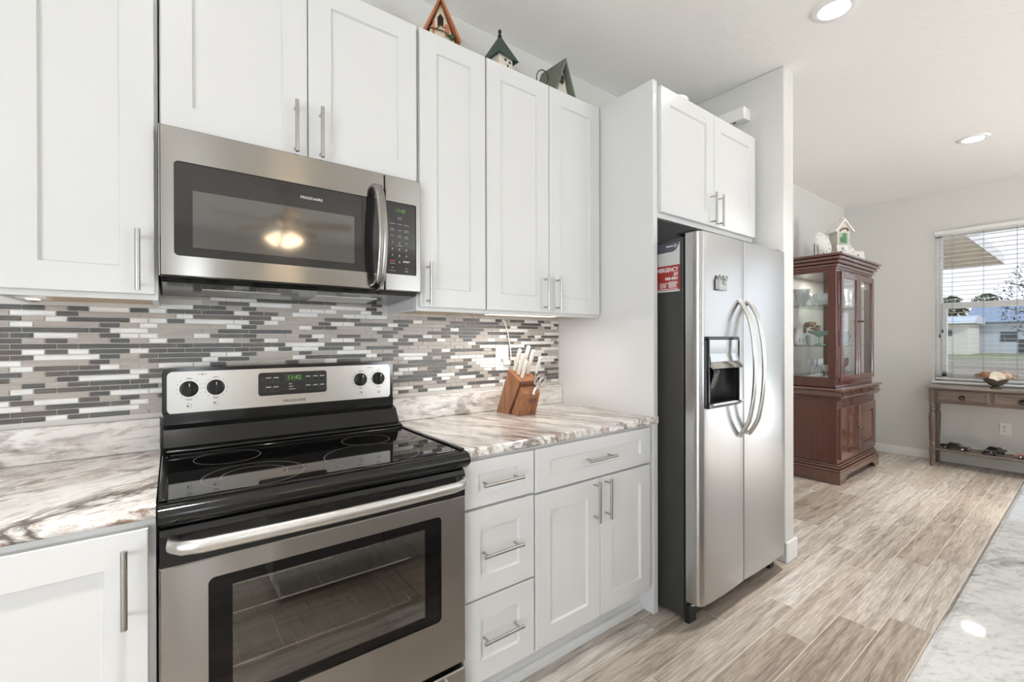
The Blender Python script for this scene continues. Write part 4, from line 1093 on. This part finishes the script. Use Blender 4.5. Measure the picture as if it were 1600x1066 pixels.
MB().lathe([(.035, .0005), (.048, .03), (.05, .07), (.036, .12), (.034, .15), (.04, .165), (.036, .165), (.03, .13)], (4.76, -.12, SH2), 20).build('body', CHINA, t)
m = MB()
for a in (3.6, 4.2, 4.8, 5.4): m.tube([(4.76 + .0505 * math.cos(a), -.12 + .0505 * math.sin(a), SH2 + .03 + .01 * i) for i in range(5)], .003, 6)
m.build('blue_stripes', BLUE, t); MB().tube([(4.80, -.12, SH2 + .14), (4.835, -.12, SH2 + .12), (4.835, -.12, SH2 + .07), (4.806, -.12, SH2 + .05)], .006, 8).build('jug_handle', CHINA, t)
gob = [(.030, .0005), (.028, .004), (.005, .010), (.004, .060), (.012, .068), (.026, .085), (.032, .110), (.030, .140), (.029, .140), (.024, .09), (.001, .076)]
def goblet(label, c, mat_, k=1.0, rim=True):
    t = thing('goblet', label, 'glass', c, CG)
    MB().lathe([(r * k, z * k if z > .001 else z) for r, z in gob], c, 16).build('bowl_and_stem', mat_, t)
    if rim: MB().lathe([(.0305 * k, .1385 * k), (.0308 * k, .1405 * k), (.029 * k, .1405 * k)], c, 16).build('gilt_rim', GOLD, t)
for i, (x, y) in enumerate([(4.76, -.34), (4.84, -.34), (4.92, -.345), (5.00, -.34)]): goblet(('clear goblet nearest the side glass in the front row of the bottom shelf', 'second clear goblet from the side glass in the front row', 'third clear goblet from the side glass in the front row', 'fourth clear goblet from the side glass in the front row')[i], (x, y, SH3), CRY, .78)
for i, (x, y) in enumerate([(4.78, -.22), (4.88, -.22), (4.98, -.21)]): goblet(('taller goblet nearest the side glass in the back row of the bottom shelf', 'middle taller goblet in the back row of the bottom shelf', 'rightmost taller goblet in the back row of the bottom shelf')[i], (x, y, SH3), CRY, 1.1, False)
goblet('ruby red goblet on the bottom shelf', (5.09, -.30, SH3), RUBY, 1.15, False); goblet('ruby red goblet standing nearer the right end of the bottom shelf', (5.24, -.34, SH3), RUBY, 1.15, False)

# things on top of the china cabinet
CZ = 2.0175
PLT = plain('floral_plate_glaze', srgb(232, 229, 224), .25, coat=.5, var=.02); SPOT = plain('painted_spots', srgb(150, 150, 146), .4, var=.2)
def plate(label, c, rz, r, lean=.28):
    t = thing('plate', label, 'plate', c, 'decorative plates on the china cabinet', rz)
    M = Matrix.Translation((0, 0, r * math.cos(lean) + .006)) @ Matrix.Rotation(-lean, 4, 'X')
    m = MB(); m.lathe([(1e-6, .0), (r * .6, .0), (r * .66, .004), (r, .012), (r, .015), (r * .64, .008), (1e-6, .005)], (0, 0, 0), 32, 0, 'y', M); lb(m, 'dish', PLT, t)
    m = MB(); rnd = random.Random(int(r * 1e4))
    for i in range(9): a = 2 * PI * i / 9; m.lathe([(.008, 0), (.008, .001)], (.8 * r * math.cos(a), -.0115, .8 * r * math.sin(a)), 8, 0, 'y', M)
    lb(m, 'painted_rim', SPOT, t)
    lb(MB().tube([(-.03, -.03, .0045), (-.03, .05, .0045), (-.02, .055, r * 1.1)], .004, 6).tube([(.03, -.03, .0045), (.03, .05, .0045), (.02, .055, r * 1.1)], .004, 6).tube([(-.03, -.03, .004), (-.03, -.032, .02)], .004, 6).tube([(.03, -.03, .004), (.03, -.032, .02)], .004, 6), 'easel', BLACKM, t)
plate('floral plate leaning at the left of the white birdhouse', (4.70, -.33, CZ), -.22, .105)
plate('floral plate leaning at the right of the white birdhouse', (5.225, -.36, CZ), -.42, .085)
t = thing('birdhouse', 'tall white birdhouse with a green painted front on the china cabinet', 'birdhouse', (4.985, -.375, CZ), BG, -.62)
lb(MB().box(-.058, .058, -.055, .055, .0005, .255, .003).prism([(-.058, .255), (.058, .255), (0, .335)], 'y', -.055, .055), 'house', OFFW, t)
for s in (-1, 1): lb(MB().prism([(0, .352), (s * .090, .236), (s * .084, .226), (0, .336)], 'y', -.075, .075), 'roof_panel', PLASTW, t)
lb(MB().box(.005, .04, -.02, .02, .315, .375, .002), 'chimney', OFFW, t)
lb(MB().box(-.045, .045, -.0575, -.0553, .03, .225), 'painted_front', plain('pale_green_scene', srgb(170, 186, 166), .6, var=.12), t)
lb(MB().box(-.012, .024, -.059, -.0577, .13, .22).ball((-.022, -.058, .16), .014, .003, .03, 10), 'painted_tree', plain('leaf_green_paint', srgb(96, 140, 96), .6, var=.2), t)
lb(MB().tube([(-.038, -.061, .238), (-.01, -.063, .265), (.03, -.062, .262), (.038, -.061, .238)], .006, 6), 'twig_arch', TWIG, t)
lb(MB().ball((.0595, -.01, .13), .006, .014, .014, 10), 'rose_motif', TERR, t)
def tile_plaque(label, c, rz, w):
    t = thing('plaque', label, 'ornament', c, None, rz)
    M = Matrix.Rotation(-.2, 4, 'X')
    lb(MB().box(-w / 2, w / 2, -.006, .006, .002, w, .003, 0, M), 'tile', PLT, t)
    lb(MB().tube([(-w * .3, -.0062, w * .3), (0, -.0062, w * .45), (w * .3, -.0062, w * .35)], .004, 6, M=M).ball((0, -.007, w * .62), .012, .002, .012, 8, 0, M), 'painted_sprig', SPOT, t)
tile_plaque('small square painted plaque at the right end of the cabinet top', (5.44, -.40, CZ), -.75, .12)
tile_plaque('small floral plaque between the left plate and the white birdhouse', (4.82, -.455, CZ), -.8, .095)

# ------------------------------------------------------------------ console table by the window
CONW = wood('weathered_grey_oak', srgb(124, 108, 98), srgb(90, 77, 69), 'y', .45, 1.3, .1); CONV = wood('weathered_grey_oak_upright', srgb(122, 106, 95), srgb(88, 75, 67), 'z', .45, 1.3, .1)
CONT = wood('weathered_grey_oak_top', srgb(150, 136, 126), srgb(116, 103, 95), 'y', .25, 1.0, .3)
IRON = plain('black_iron', srgb(34, 32, 30), .4, .6, var=.1)
def console():
    t = thing('console_table', 'weathered grey wooden console table under the dining window', 'table', (6.17, -1.41, 0))
    MB().box(6.005, 6.318, -2.03, -.790, .777, .800, .005).build('table_top', CONT, t)
    ya, yb = -.812, -2.008
    MB().box(6.036, 6.31, yb + .01, ya - .01, .632, .7765, .002).build('apron', CONW, t)
    def leg(x, y):
        m = MB(); h = .021
        m.box(x - h, x + h, y - h, y + h, .640, .7765, .002).box(x - h, x + h, y - h, y + h, .130, .196, .002)
        pr = [(.020, .1965), (.016, .205), (.022, .214), (.022, .224), (.017, .232), (.0185, .30), (.0235, .42), (.0245, .52), (.021, .535), (.016, .545), (.023, .555), (.023, .568), (.017, .578), (.023, .592), (.023, .606), (.017, .616), (.020, .6395)]
        m.lathe(pr, (x, y, 0), 18).lathe([(.014, .0015), (.017, .02), (.019, .06), (.016, .10), (.021, .118), (.020, .1295)], (x, y, 0), 18)
        for i in range(10):
            a = 2 * PI * i / 10; m.tube([(x + r * math.cos(a), y + r * math.sin(a), z) for r, z in ((.0185, .25), (.0215, .36), (.0245, .50))], .0028, 5)
        m.build('leg', CONV, t)
    for y in (ya - .021, yb + .021):
        for x in (6.05, 6.285): leg(x, y)
    MB().box(6.042, 6.30, yb + .025, ya - .025, .160, .1785, .004).build('lower_shelf', CONW, t)
    for k in range(3):
        y1 = -.872 - k * .383; y0 = y1 - .358
        d = MB(); d.box(6.0225, 6.0355, y0, y1, .655, .762, .003)
        dr = d.build('drawer', CONW, t)
        f = MB()
        for (a, b, c, e) in ((y0 + .010, y1 - .010, .664, .674), (y0 + .010, y1 - .010, .743, .753), (y0 + .010, y0 + .022, .674, .743), (y1 - .022, y1 - .010, .674, .743)): f.box(6.0185, 6.0224, a, b, c, e, .0015)
        f.build('drawer_moulding', CONV, dr)
        yc = (y0 + y1) / 2
        p = MB().lathe([(.012, 0), (.012, .004), (.006, .006), (1e-6, .012)], (6.0223, yc, .711), 14, 0, 'x')
        p.tube([(6.012, yc + .019 * math.cos(a), .700 + .019 * math.sin(a)) for a in [2 * PI * i / 20 for i in range(20)]], .0045, 7, closed=True); p.build('ring_pull', IRON, dr)
console()
t = thing('glass_bowl', 'dark footed glass bowl heaped with seashells on the console table', 'bowl', (6.17, -1.255, .8005))
MB().lathe([(.04, .0005), (.042, .010), (.02, .018), (.045, .030), (.075, .062), (.092, .088), (.089, .088), (.07, .062), (.04, .036), (.001, .03)], (6.17, -1.255, .8005), 26).build('bowl', plain('smoky_mottled_glass', srgb(104, 98, 84), .15, coat=.5, var=.3), t)
SHA = plain('spotted_shell', srgb(190, 140, 110), .4, var=.35); SHB = plain('cream_shell', srgb(228, 216, 196), .45, var=.12); SHC = plain('grey_shell', srgb(176, 164, 146), .5, var=.3); SHP = plain('pink_shell', srgb(224, 186, 164), .4, var=.15)
def shell(label, c, r, rot, mat_, kind):
    M = Matrix.Rotation(rot[2], 4, 'Z') @ Matrix.Rotation(rot[0], 4, 'X') @ Matrix.Rotation(rot[1], 4, 'Y')
    m = MB()
    if kind == 'snail':
        pts = [(.38 * r * (1 - k / 40) * math.cos(k * .42) * 1.2, .38 * r * (1 - k / 40) * math.sin(k * .42) * 1.2, r * (-.4 + 1.1 * k / 40)) for k in range(40)]
        m.tube(pts, [r * .62 * (1 - k / 41) + .001 for k in range(40)], 9, M=M)
    else:
        n = 28; vs = [(0, -r * .8, .0)]; 
        for k in (1, 2, 3): 
            for i in range(n): 
                a = PI * (i / (n - 1)) * .9 + .16; q = k / 3; rib = 1 + .05 * (-1) ** i * q
                vs.append((r * q * rib * math.cos(a), -r * .8 + r * 1.6 * q * rib * math.sin(a), r * .45 * math.sin(PI * q * .62) ))
        fs = [(0, 1 + i, 2 + i) for i in range(n - 1)] + [(1 + k * n + i, 1 + (k + 1) * n + i, 2 + (k + 1) * n + i, 2 + k * n + i) for k in (0, 1) for i in range(n - 1)]
        m.add(vs, fs, 0, True, M)
        m.add([(x, y, z * .75 - .003) for x, y, z in vs], [f[::-1] for f in fs], 0, True, M)
    o = m.build('seashell', mat_, local=True); o.location = c; tag(o, label, 'shell', 'seashells in the glass bowl')
bz = .89
shell('brown spotted cone-like seashell at the left of the bowl', (6.13, -1.208, bz + .030), .048, (1.2, .2, .4), SHA, 'snail')
shell('cream ribbed scallop shell at the middle front of the bowl', (6.10, -1.268, bz + .022), .056, (1.0, .0, -1.3), SHB, 'fan')
shell('grey-brown whorled seashell on top at the back of the bowl', (6.20, -1.262, bz + .046), .044, (.9, .5, 2.0), SHC, 'snail')
shell('pinkish seashell at the right of the bowl', (6.15, -1.324, bz + .026), .040, (1.4, .3, 1.5), SHP, 'snail')
shell('pale fan shell sticking out over the left rim of the bowl', (6.17, -1.146, bz + .012), .040, (.5, .3, .9), SHB, 'fan')
shell('mottled flat shell leaning over the right rim of the bowl', (6.17, -1.370, bz + .012), .038, (.5, -.3, -.9), SHC, 'fan')

def toy_car(label, c, rz, L, paint, k=1.0):
    t = thing('toy_car', label, 'toy car', c, 'model cars on the console shelf', rz)
    w = L * .19; h = L * .30
    body = [(-L / 2, h * .25), (-L / 2, h * .62), (-L * .46, h * .70), (-L * .18, h * .72), (L * .20, h * .72), (L * .47, h * .64), (L / 2, h * .55), (L / 2, h * .25)]
    lb(MB().prism(body, 'y', -w, w), 'body', paint, t)
    cab = MB(); b0, b1 = -L * .27, L * .20; t0, t1 = -L * .16, L * .07
    cab.add([(b0, -w * .95, h * .722), (b1, -w * .95, h * .722), (b1, w * .95, h * .722), (b0, w * .95, h * .722), (t0, -w * .72, h * 1.05), (t1, -w * .72, h * 1.05), (t1, w * .72, h * 1.05), (t0, w * .72, h * 1.05)],
            [(0, 1, 5, 4), (1, 2, 6, 5), (2, 3, 7, 6), (3, 0, 4, 7), (4, 5, 6, 7)])
    lb(cab, 'windows', MWFRM, t)
    lb(MB().box(t0 - .002, t1 + .002, -w * .74, w * .74, h * 1.045, h * 1.09, .001), 'roof', paint, t)
    for sx in (-.30, .31):
        for s in (-1, 1):
            wl = MB().lathe([(h * .26, -.004), (h * .27, .0), (h * .27, .007), (h * .2, .008)], (L * sx, s * (w - .002), h * .272), 16, 0, 'y', Matrix.Identity(4)); wh = lb(wl, 'wheel', BLACKM, t)
            lb(MB().lathe([(h * .15, -.0085), (h * .15, .0085)], (L * sx, s * (w - .001), h * .272), 12, 0, 'y'), 'hubcap', CHROME, wh)
    for s in (-1, 1):
        lb(MB().box(s * (L / 2), s * (L / 2 + .004), -w * 1.02, w * 1.02, h * .26, h * .40, .001), 'bumper', CHROME, t)
        lb(MB().lathe([(h * .07, 0), (h * .07, .002)], (L / 2 + .0015, s * w * .75, h * .53), 10, 0, 'x'), 'headlight', PLASTW, t)
BLKPT = plain('black_car_paint', srgb(30, 29, 30), .12, coat=1, var=0); PNKPT = plain('dusty_red_car_paint', srgb(150, 96, 92), .2, coat=1, var=0)
toy_car('long black model car parked side-on at the left of the console shelf', (6.15, -.985, .1788), -PI / 2 - .12, .205, BLKPT)
toy_car('black model car with its chrome front towards the kitchen on the console shelf', (6.165, -1.245, .1788), PI - .42 + .08, .215, BLKPT)
toy_car('dusty red model car at the right of the console shelf', (6.15, -1.475, .1788), PI / 2, .19, PNKPT)

# ------------------------------------------------------------------ window blind
def blind():
    BL = plain('white_blind', srgb(228, 226, 222), .45, var=.01)
    t = thing('window_blind', 'white slatted blind, slats open, across the dining window', 'blind', (XR, -1.41, .87))
    MB().box(XR - .028, XR - .012, WY0 - .005, WY1 + .004, 2.335, 2.375, .004).box(XR - .012, XR + .03, WY0 + .005, WY1 - .004, 2.325, 2.358, .002).build('valance', BL, t)
    m = MB()
    z = .905
    while z < 2.315:
        m.prism([(XR - .022, z - .0012), (XR, z + .0012), (XR + .022, z - .0012), (XR + .022, z + .0012), (XR, z + .0036), (XR - .022, z + .0012)], 'y', WY0 + .008, WY1 - .008) if 0 else m.box(XR - .023, XR + .023, WY0 + .008, WY1 - .008, z, z + .0028)
        z += .0445
    m.build('slats', BL, t)
    MB().box(XR - .024, XR + .024, WY0 + .008, WY1 - .008, .845, .866, .004).build('bottom_rail', BL, t)
    CORD = plain('ladder_cord', srgb(150, 148, 144), .6, var=0)
    for y in (-.932, -1.152, -1.374, -1.66, -1.89):
        MB().tube([(XR - .0245, y, .866), (XR - .0245, y, 2.33)], .0013, 5).tube([(XR + .0245, y, .866), (XR + .0245, y, 2.33)], .0013, 5).build('ladder_cord', CORD, t)
    MB().tube([(XR - .03, -.862, 2.335), (XR - .03, -.862, 1.36)], .0012, 5).tube([(XR - .03, -.842, 2.335), (XR - .03, -.842, 1.31)], .0012, 5).build('pull_cord', CORD, t)
    for y, z in ((-.862, 1.345), (-.842, 1.295)): MB().lathe([(.003, .02), (.006, .0), (.0075, -.018), (1e-6, -.02)], (XR - .03, y, z), 10).build('tassel', BLACKM, t)
blind()

# ------------------------------------------------------------------ island
t = thing('kitchen_island', 'kitchen island topped with pale speckled granite in the near right corner', 'island', (1.6, -2.3, 0))
m = MB(); nosed(m, .35, 3.1, -2.90, -1.758, .8765, .914, .010)
m.v = [(x, -4.658 - y, z) for x, y, z in m.v]; m.f = [f[::-1] for f in m.f]
m.build('granite_top', GR_I, t)
MB().box(.40, 3.05, -2.58, -1.80, .11, .876, .002).build('cabinet_body', WHITE, t)
MB().box(.44, 3.01, -2.54, -1.86, .001, .1095).build('plinth', WHITE, t)
for i in range(5): MB().box(.41 + i * .528, .41 + i * .528 + .518, -1.7995, -1.784, .13, .865, .003).build('side_panel', WHITE, t)

# ------------------------------------------------------------------ ceiling lights
CANG = plain('lit_lens', (1, 1, 1, 1), .5, var=0, em=(1, .97, .93, 1), es=6)
def can(label, x, y, power):
    t = thing('recessed_light', label, 'light', (x, y, CEIL), 'recessed ceiling lights')
    m = MB(); m.lathe([(.060, -.004), (.064, -.010), (.078, -.011), (.094, -.004), (.096, -.0005)], (x, y, CEIL), 40); m.build('trim_ring', TRIMW, t)
    MB().lathe([(1e-6, -.0065), (.0615, -.0065)], (x, y, CEIL), 40).build('lens', CANG, t)
    light('recessed_lamp', 'AREA', (x, y, CEIL - .013), power, (1, .99, .98), shape='DISK', size=.12, spread=math.radians(64))
can('recessed ceiling light nearest the camera, cut by the top of the picture', 2.49, -1.115, 5.6)
can('recessed ceiling light over the dining area, farther away', 4.945, -1.262, 7.5)
can('recessed ceiling light above the range aisle', .02, -1.115, 6)
can('recessed ceiling light over the great room right side', 4.6, -4.3, 75)
can('recessed ceiling light over the great room left side', -1.8, -3.6, 16)
can('added out-of-view ceiling light brightening the back of the dining area', 4.945, -3.0, 36)  # extra lamp, added to lift the dim dining ceiling and wall

# ceiling fan with a three-shade light kit, seen mirrored in the microwave door
FWOOD = wood('fan_blade_wood', srgb(206, 168, 130), srgb(170, 130, 98), 'x', .4); FMET = plain('fan_brushed_metal', srgb(176, 168, 158), .3, 1, var=.03)
SHD = plain('frosted_shade', srgb(255, 240, 215), .4, var=0, em=(1, .80, .56, 1), es=10)
fx, fy = .95, -3.86
t = thing('ceiling_fan', 'ceiling fan with five wooden blades and a three-shade lamp', 'ceiling fan', (fx, fy, CEIL))
MB().lathe([(.07, 0), (.06, -.03), (.02, -.05), (.0125, -.06), (.0125, -.27), (.03, -.28)], (fx, fy, CEIL - .0005), 20).build('downrod', FMET, t)
MB().lathe([(.03, 0), (.10, -.02), (.13, -.05), (.13, -.09), (.09, -.12), (.05, -.14), (.06, -.16), (.05, -.19), (1e-6, -.20)], (fx, fy, CEIL - .27), 24).build('motor_housing', FMET, t)
for k in range(5):
    M = Matrix.Translation((fx, fy, CEIL - .36)) @ Matrix.Rotation(2 * PI * k / 5 + .35, 4, 'Z') @ Matrix.Rotation(.2, 4, 'X')
    b = MB(); b.prism([(.20, -.05), (.60, -.068), (.64, -.05), (.65, 0), (.64, .05), (.60, .068), (.20, .05)], 'z', -.004, .004, 0, M); bl = b.build('blade', FWOOD, t)
    MB().box(.10, .23, -.022, .022, -.010, -.0045, .002, 0, M).build('blade_bracket', FMET, bl)
for k in range(3):
    a = 2 * PI * k / 3 + .9; M = Matrix.Translation((fx + .06 * math.cos(a), fy + .06 * math.sin(a), CEIL - .455)) @ Matrix.Rotation(a, 4, 'Z') @ Matrix.Rotation(-.62, 4, 'Y')
    MB().lathe([(.018, 0), (.024, -.01), (.046, -.05), (.062, -.10), (.066, -.125), (.061, -.123), (.04, -.05)], (0, 0, 0), 20, 0, 'z', M).build('lamp_shade', SHD, t)

# ------------------------------------------------------------------ yard outside the window
GRASS = None
def ground():
    N = NT('yard_ground'); N.set(Roughness=.95)
    v = N.coord(); a = N.noise(v, .35, 5, .6); b = N.noise(v, 6, 5, .7)
    sep = N.n('SeparateXYZ'); N.l(v, sep.inputs[0]); mr = N.n('MapRange'); N.l(sep.outputs[0], mr.inputs[0]); mr.inputs[1].default_value = 34; mr.inputs[2].default_value = 60
    ad = N.n('Math', operation='MULTIPLY_ADD'); N.l(a, ad.inputs[0]); ad.inputs[1].default_value = .7; N.l(mr.outputs[0], ad.inputs[2])
    soil = N.ramp(b, [(.3, srgb(104, 86, 70)), (.55, srgb(162, 144, 122)), (.75, srgb(186, 170, 148))])
    grs = N.ramp(b, [(.3, srgb(112, 112, 76)), (.7, srgb(152, 150, 112))])
    f = N.ramp(ad.outputs[0], [(.55, (0, 0, 0, 1)), (.85, (1, 1, 1, 1))])
    N.l(N.mix(f, soil, grs), N.b.inputs['Base Color']); return N.mat
MB().box(XR + .13, 120, -60, 60, -.35, -.15).build('ground', ground(), kind='structure')
# our own porch roof, its soffit seen at the top left of the window
t = thing('porch_roof', 'beige porch roof overhang outside the top left of the window', 'roof', (10, 1.2, 2.7))
SOF = plain('beige_soffit', srgb(246, 236, 220), .7, var=.03)
MB().box(XR + .14, 12.9, -.64, 4, 2.74, 2.80).build('soffit', SOF, t)
MB().box(XR + .14, 12.94, -.68, -.641, 2.72, 2.90).box(12.901, 12.94, -.64, 4, 2.72, 2.90).build('fascia', plain('white_fascia', srgb(232, 230, 226), .6, var=.02), t)
for y in (3.8,): MB().box(12.6, 12.8, y, y + .18, -.149, 2.739).build('porch_post', PLASTW, t)
# neighbours
HW = plain('white_siding', srgb(196, 203, 212), .7, var=.03); HC = plain('cream_stucco', srgb(222, 216, 204), .7, var=.03); HR = plain('blue_grey_metal_roof', srgb(138, 149, 167), .4, var=.06); HWN = plain('dark_house_window', srgb(70, 76, 84), .15, var=.1)
t = thing('house', 'white neighbouring house with a long blue-grey roof across the yard', 'house', (66, -4, -.15))
MB().box(63, 72, -16, 6.4, -.149, 2.9).build('walls', HW, t)
MB().prism([(62.4, 2.85), (72.6, 2.85), (67.5, 5.0)], 'y', -16.6, 6.6).build('roof', HR, t)
for y in (3.9, 1.9, -.5, -3): MB().box(62.95, 62.99, y - .75, y + .35, 1.0, 1.9).build('window', HWN, t)
MB().box(62.93, 62.985, 2.45, 3.1, -.14, 1.2).build('door', HWN, t)
t = thing('house', 'cream house wing with a low flat eave left of the white house', 'house', (58, 9, -.15))
MB().box(56.5, 62.4, 5.6, 18, -.149, 2.65).build('walls', HC, t)
MB().prism([(56.0, 2.65), (62.35, 2.65), (62.35, 3.25), (59, 3.4)], 'y', 5.2, 18.4).build('roof', plain('pale_roof', srgb(206, 208, 210), .5, var=.05), t)
MB().box(56.44, 56.495, 6.6, 7.5, 1.55, 2.1).build('window', HWN, t)
LG = plain('leaf_green', srgb(96, 104, 66), .8, var=.3); LB = plain('leaf_dusky', srgb(96, 106, 120), .8, var=.3); BARK = plain('bark', srgb(96, 84, 74), .9, var=.2)
def tree(label, c, h, cr, n, mat_, seed, lo=.35, leaf=.16, limbs=9):
    t = thing('tree', label, 'tree', c); r = random.Random(seed)
    tk = MB().tube([c, (c[0], c[1] + .1, c[2] + h * .5), (c[0], c[1], c[2] + h * .86)], [h * .03, h * .02, h * .008], 8)
    m = MB()
    for i in range(limbs):
        a = 2 * PI * i / 9; z = c[2] + h * (lo + .06 * i); e = (c[0] + cr * .8 * math.cos(a * 2.2), c[1] + cr * .8 * math.sin(a * 2.2), min(z + h * .22, c[2] + h * .9))
        tk.tube([(c[0], c[1], z), tuple((Vector((c[0], c[1], z)) + Vector(e)) / 2 + Vector((0, 0, .05 * h))), e], [h * .011, h * .007, h * .003], 5)
    tk.build('trunk', BARK, t)
    for i in range(n):
        a = r.uniform(0, 2 * PI); q = r.random() ** .5; zz = r.uniform(lo, 1.02); R = cr * math.sqrt(max(.08, 1 - ((zz - (lo + 1) / 2) / ((1.02 - lo) / 1.9)) ** 2)) * q
        p = Vector((c[0] + R * math.cos(a), c[1] + R * math.sin(a), c[2] + h * zz)); u = Vector((r.uniform(-1, 1), r.uniform(-1, 1), r.uniform(-1, 1))).normalized(); v = u.cross(Vector((.3, .2, 1))).normalized(); s = leaf * r.uniform(.6, 1.4)
        b = len(m.v); m.v += [tuple(p - u * s), tuple(p + v * s * .5), tuple(p + u * s), tuple(p - v * s * .5)]; m.face([b, b + 1, b + 2, b + 3])
    m.build('foliage', mat_, t)
tree('dusky sparse tree at the right of the window view', (30.5, -.55, -.149), 4.9, 1.9, 1900, LB, 5, .30, .065)
tree('low green bushy tree behind the cream house wing', (78, 9.6, -.149), 5.7, 1.9, 1500, LG, 8, .1, .22)
tree('umbrella-topped pine behind the roof at the left of the window view', (84, 10.9, -.149), 7.0, 1.2, 420, LG, 9, .86, .16, 0)
tree('flat-topped pine behind the roof, right of the other pine', (88, 8.0, -.149), 7.3, 1.5, 480, LG, 12, .86, .16, 0)
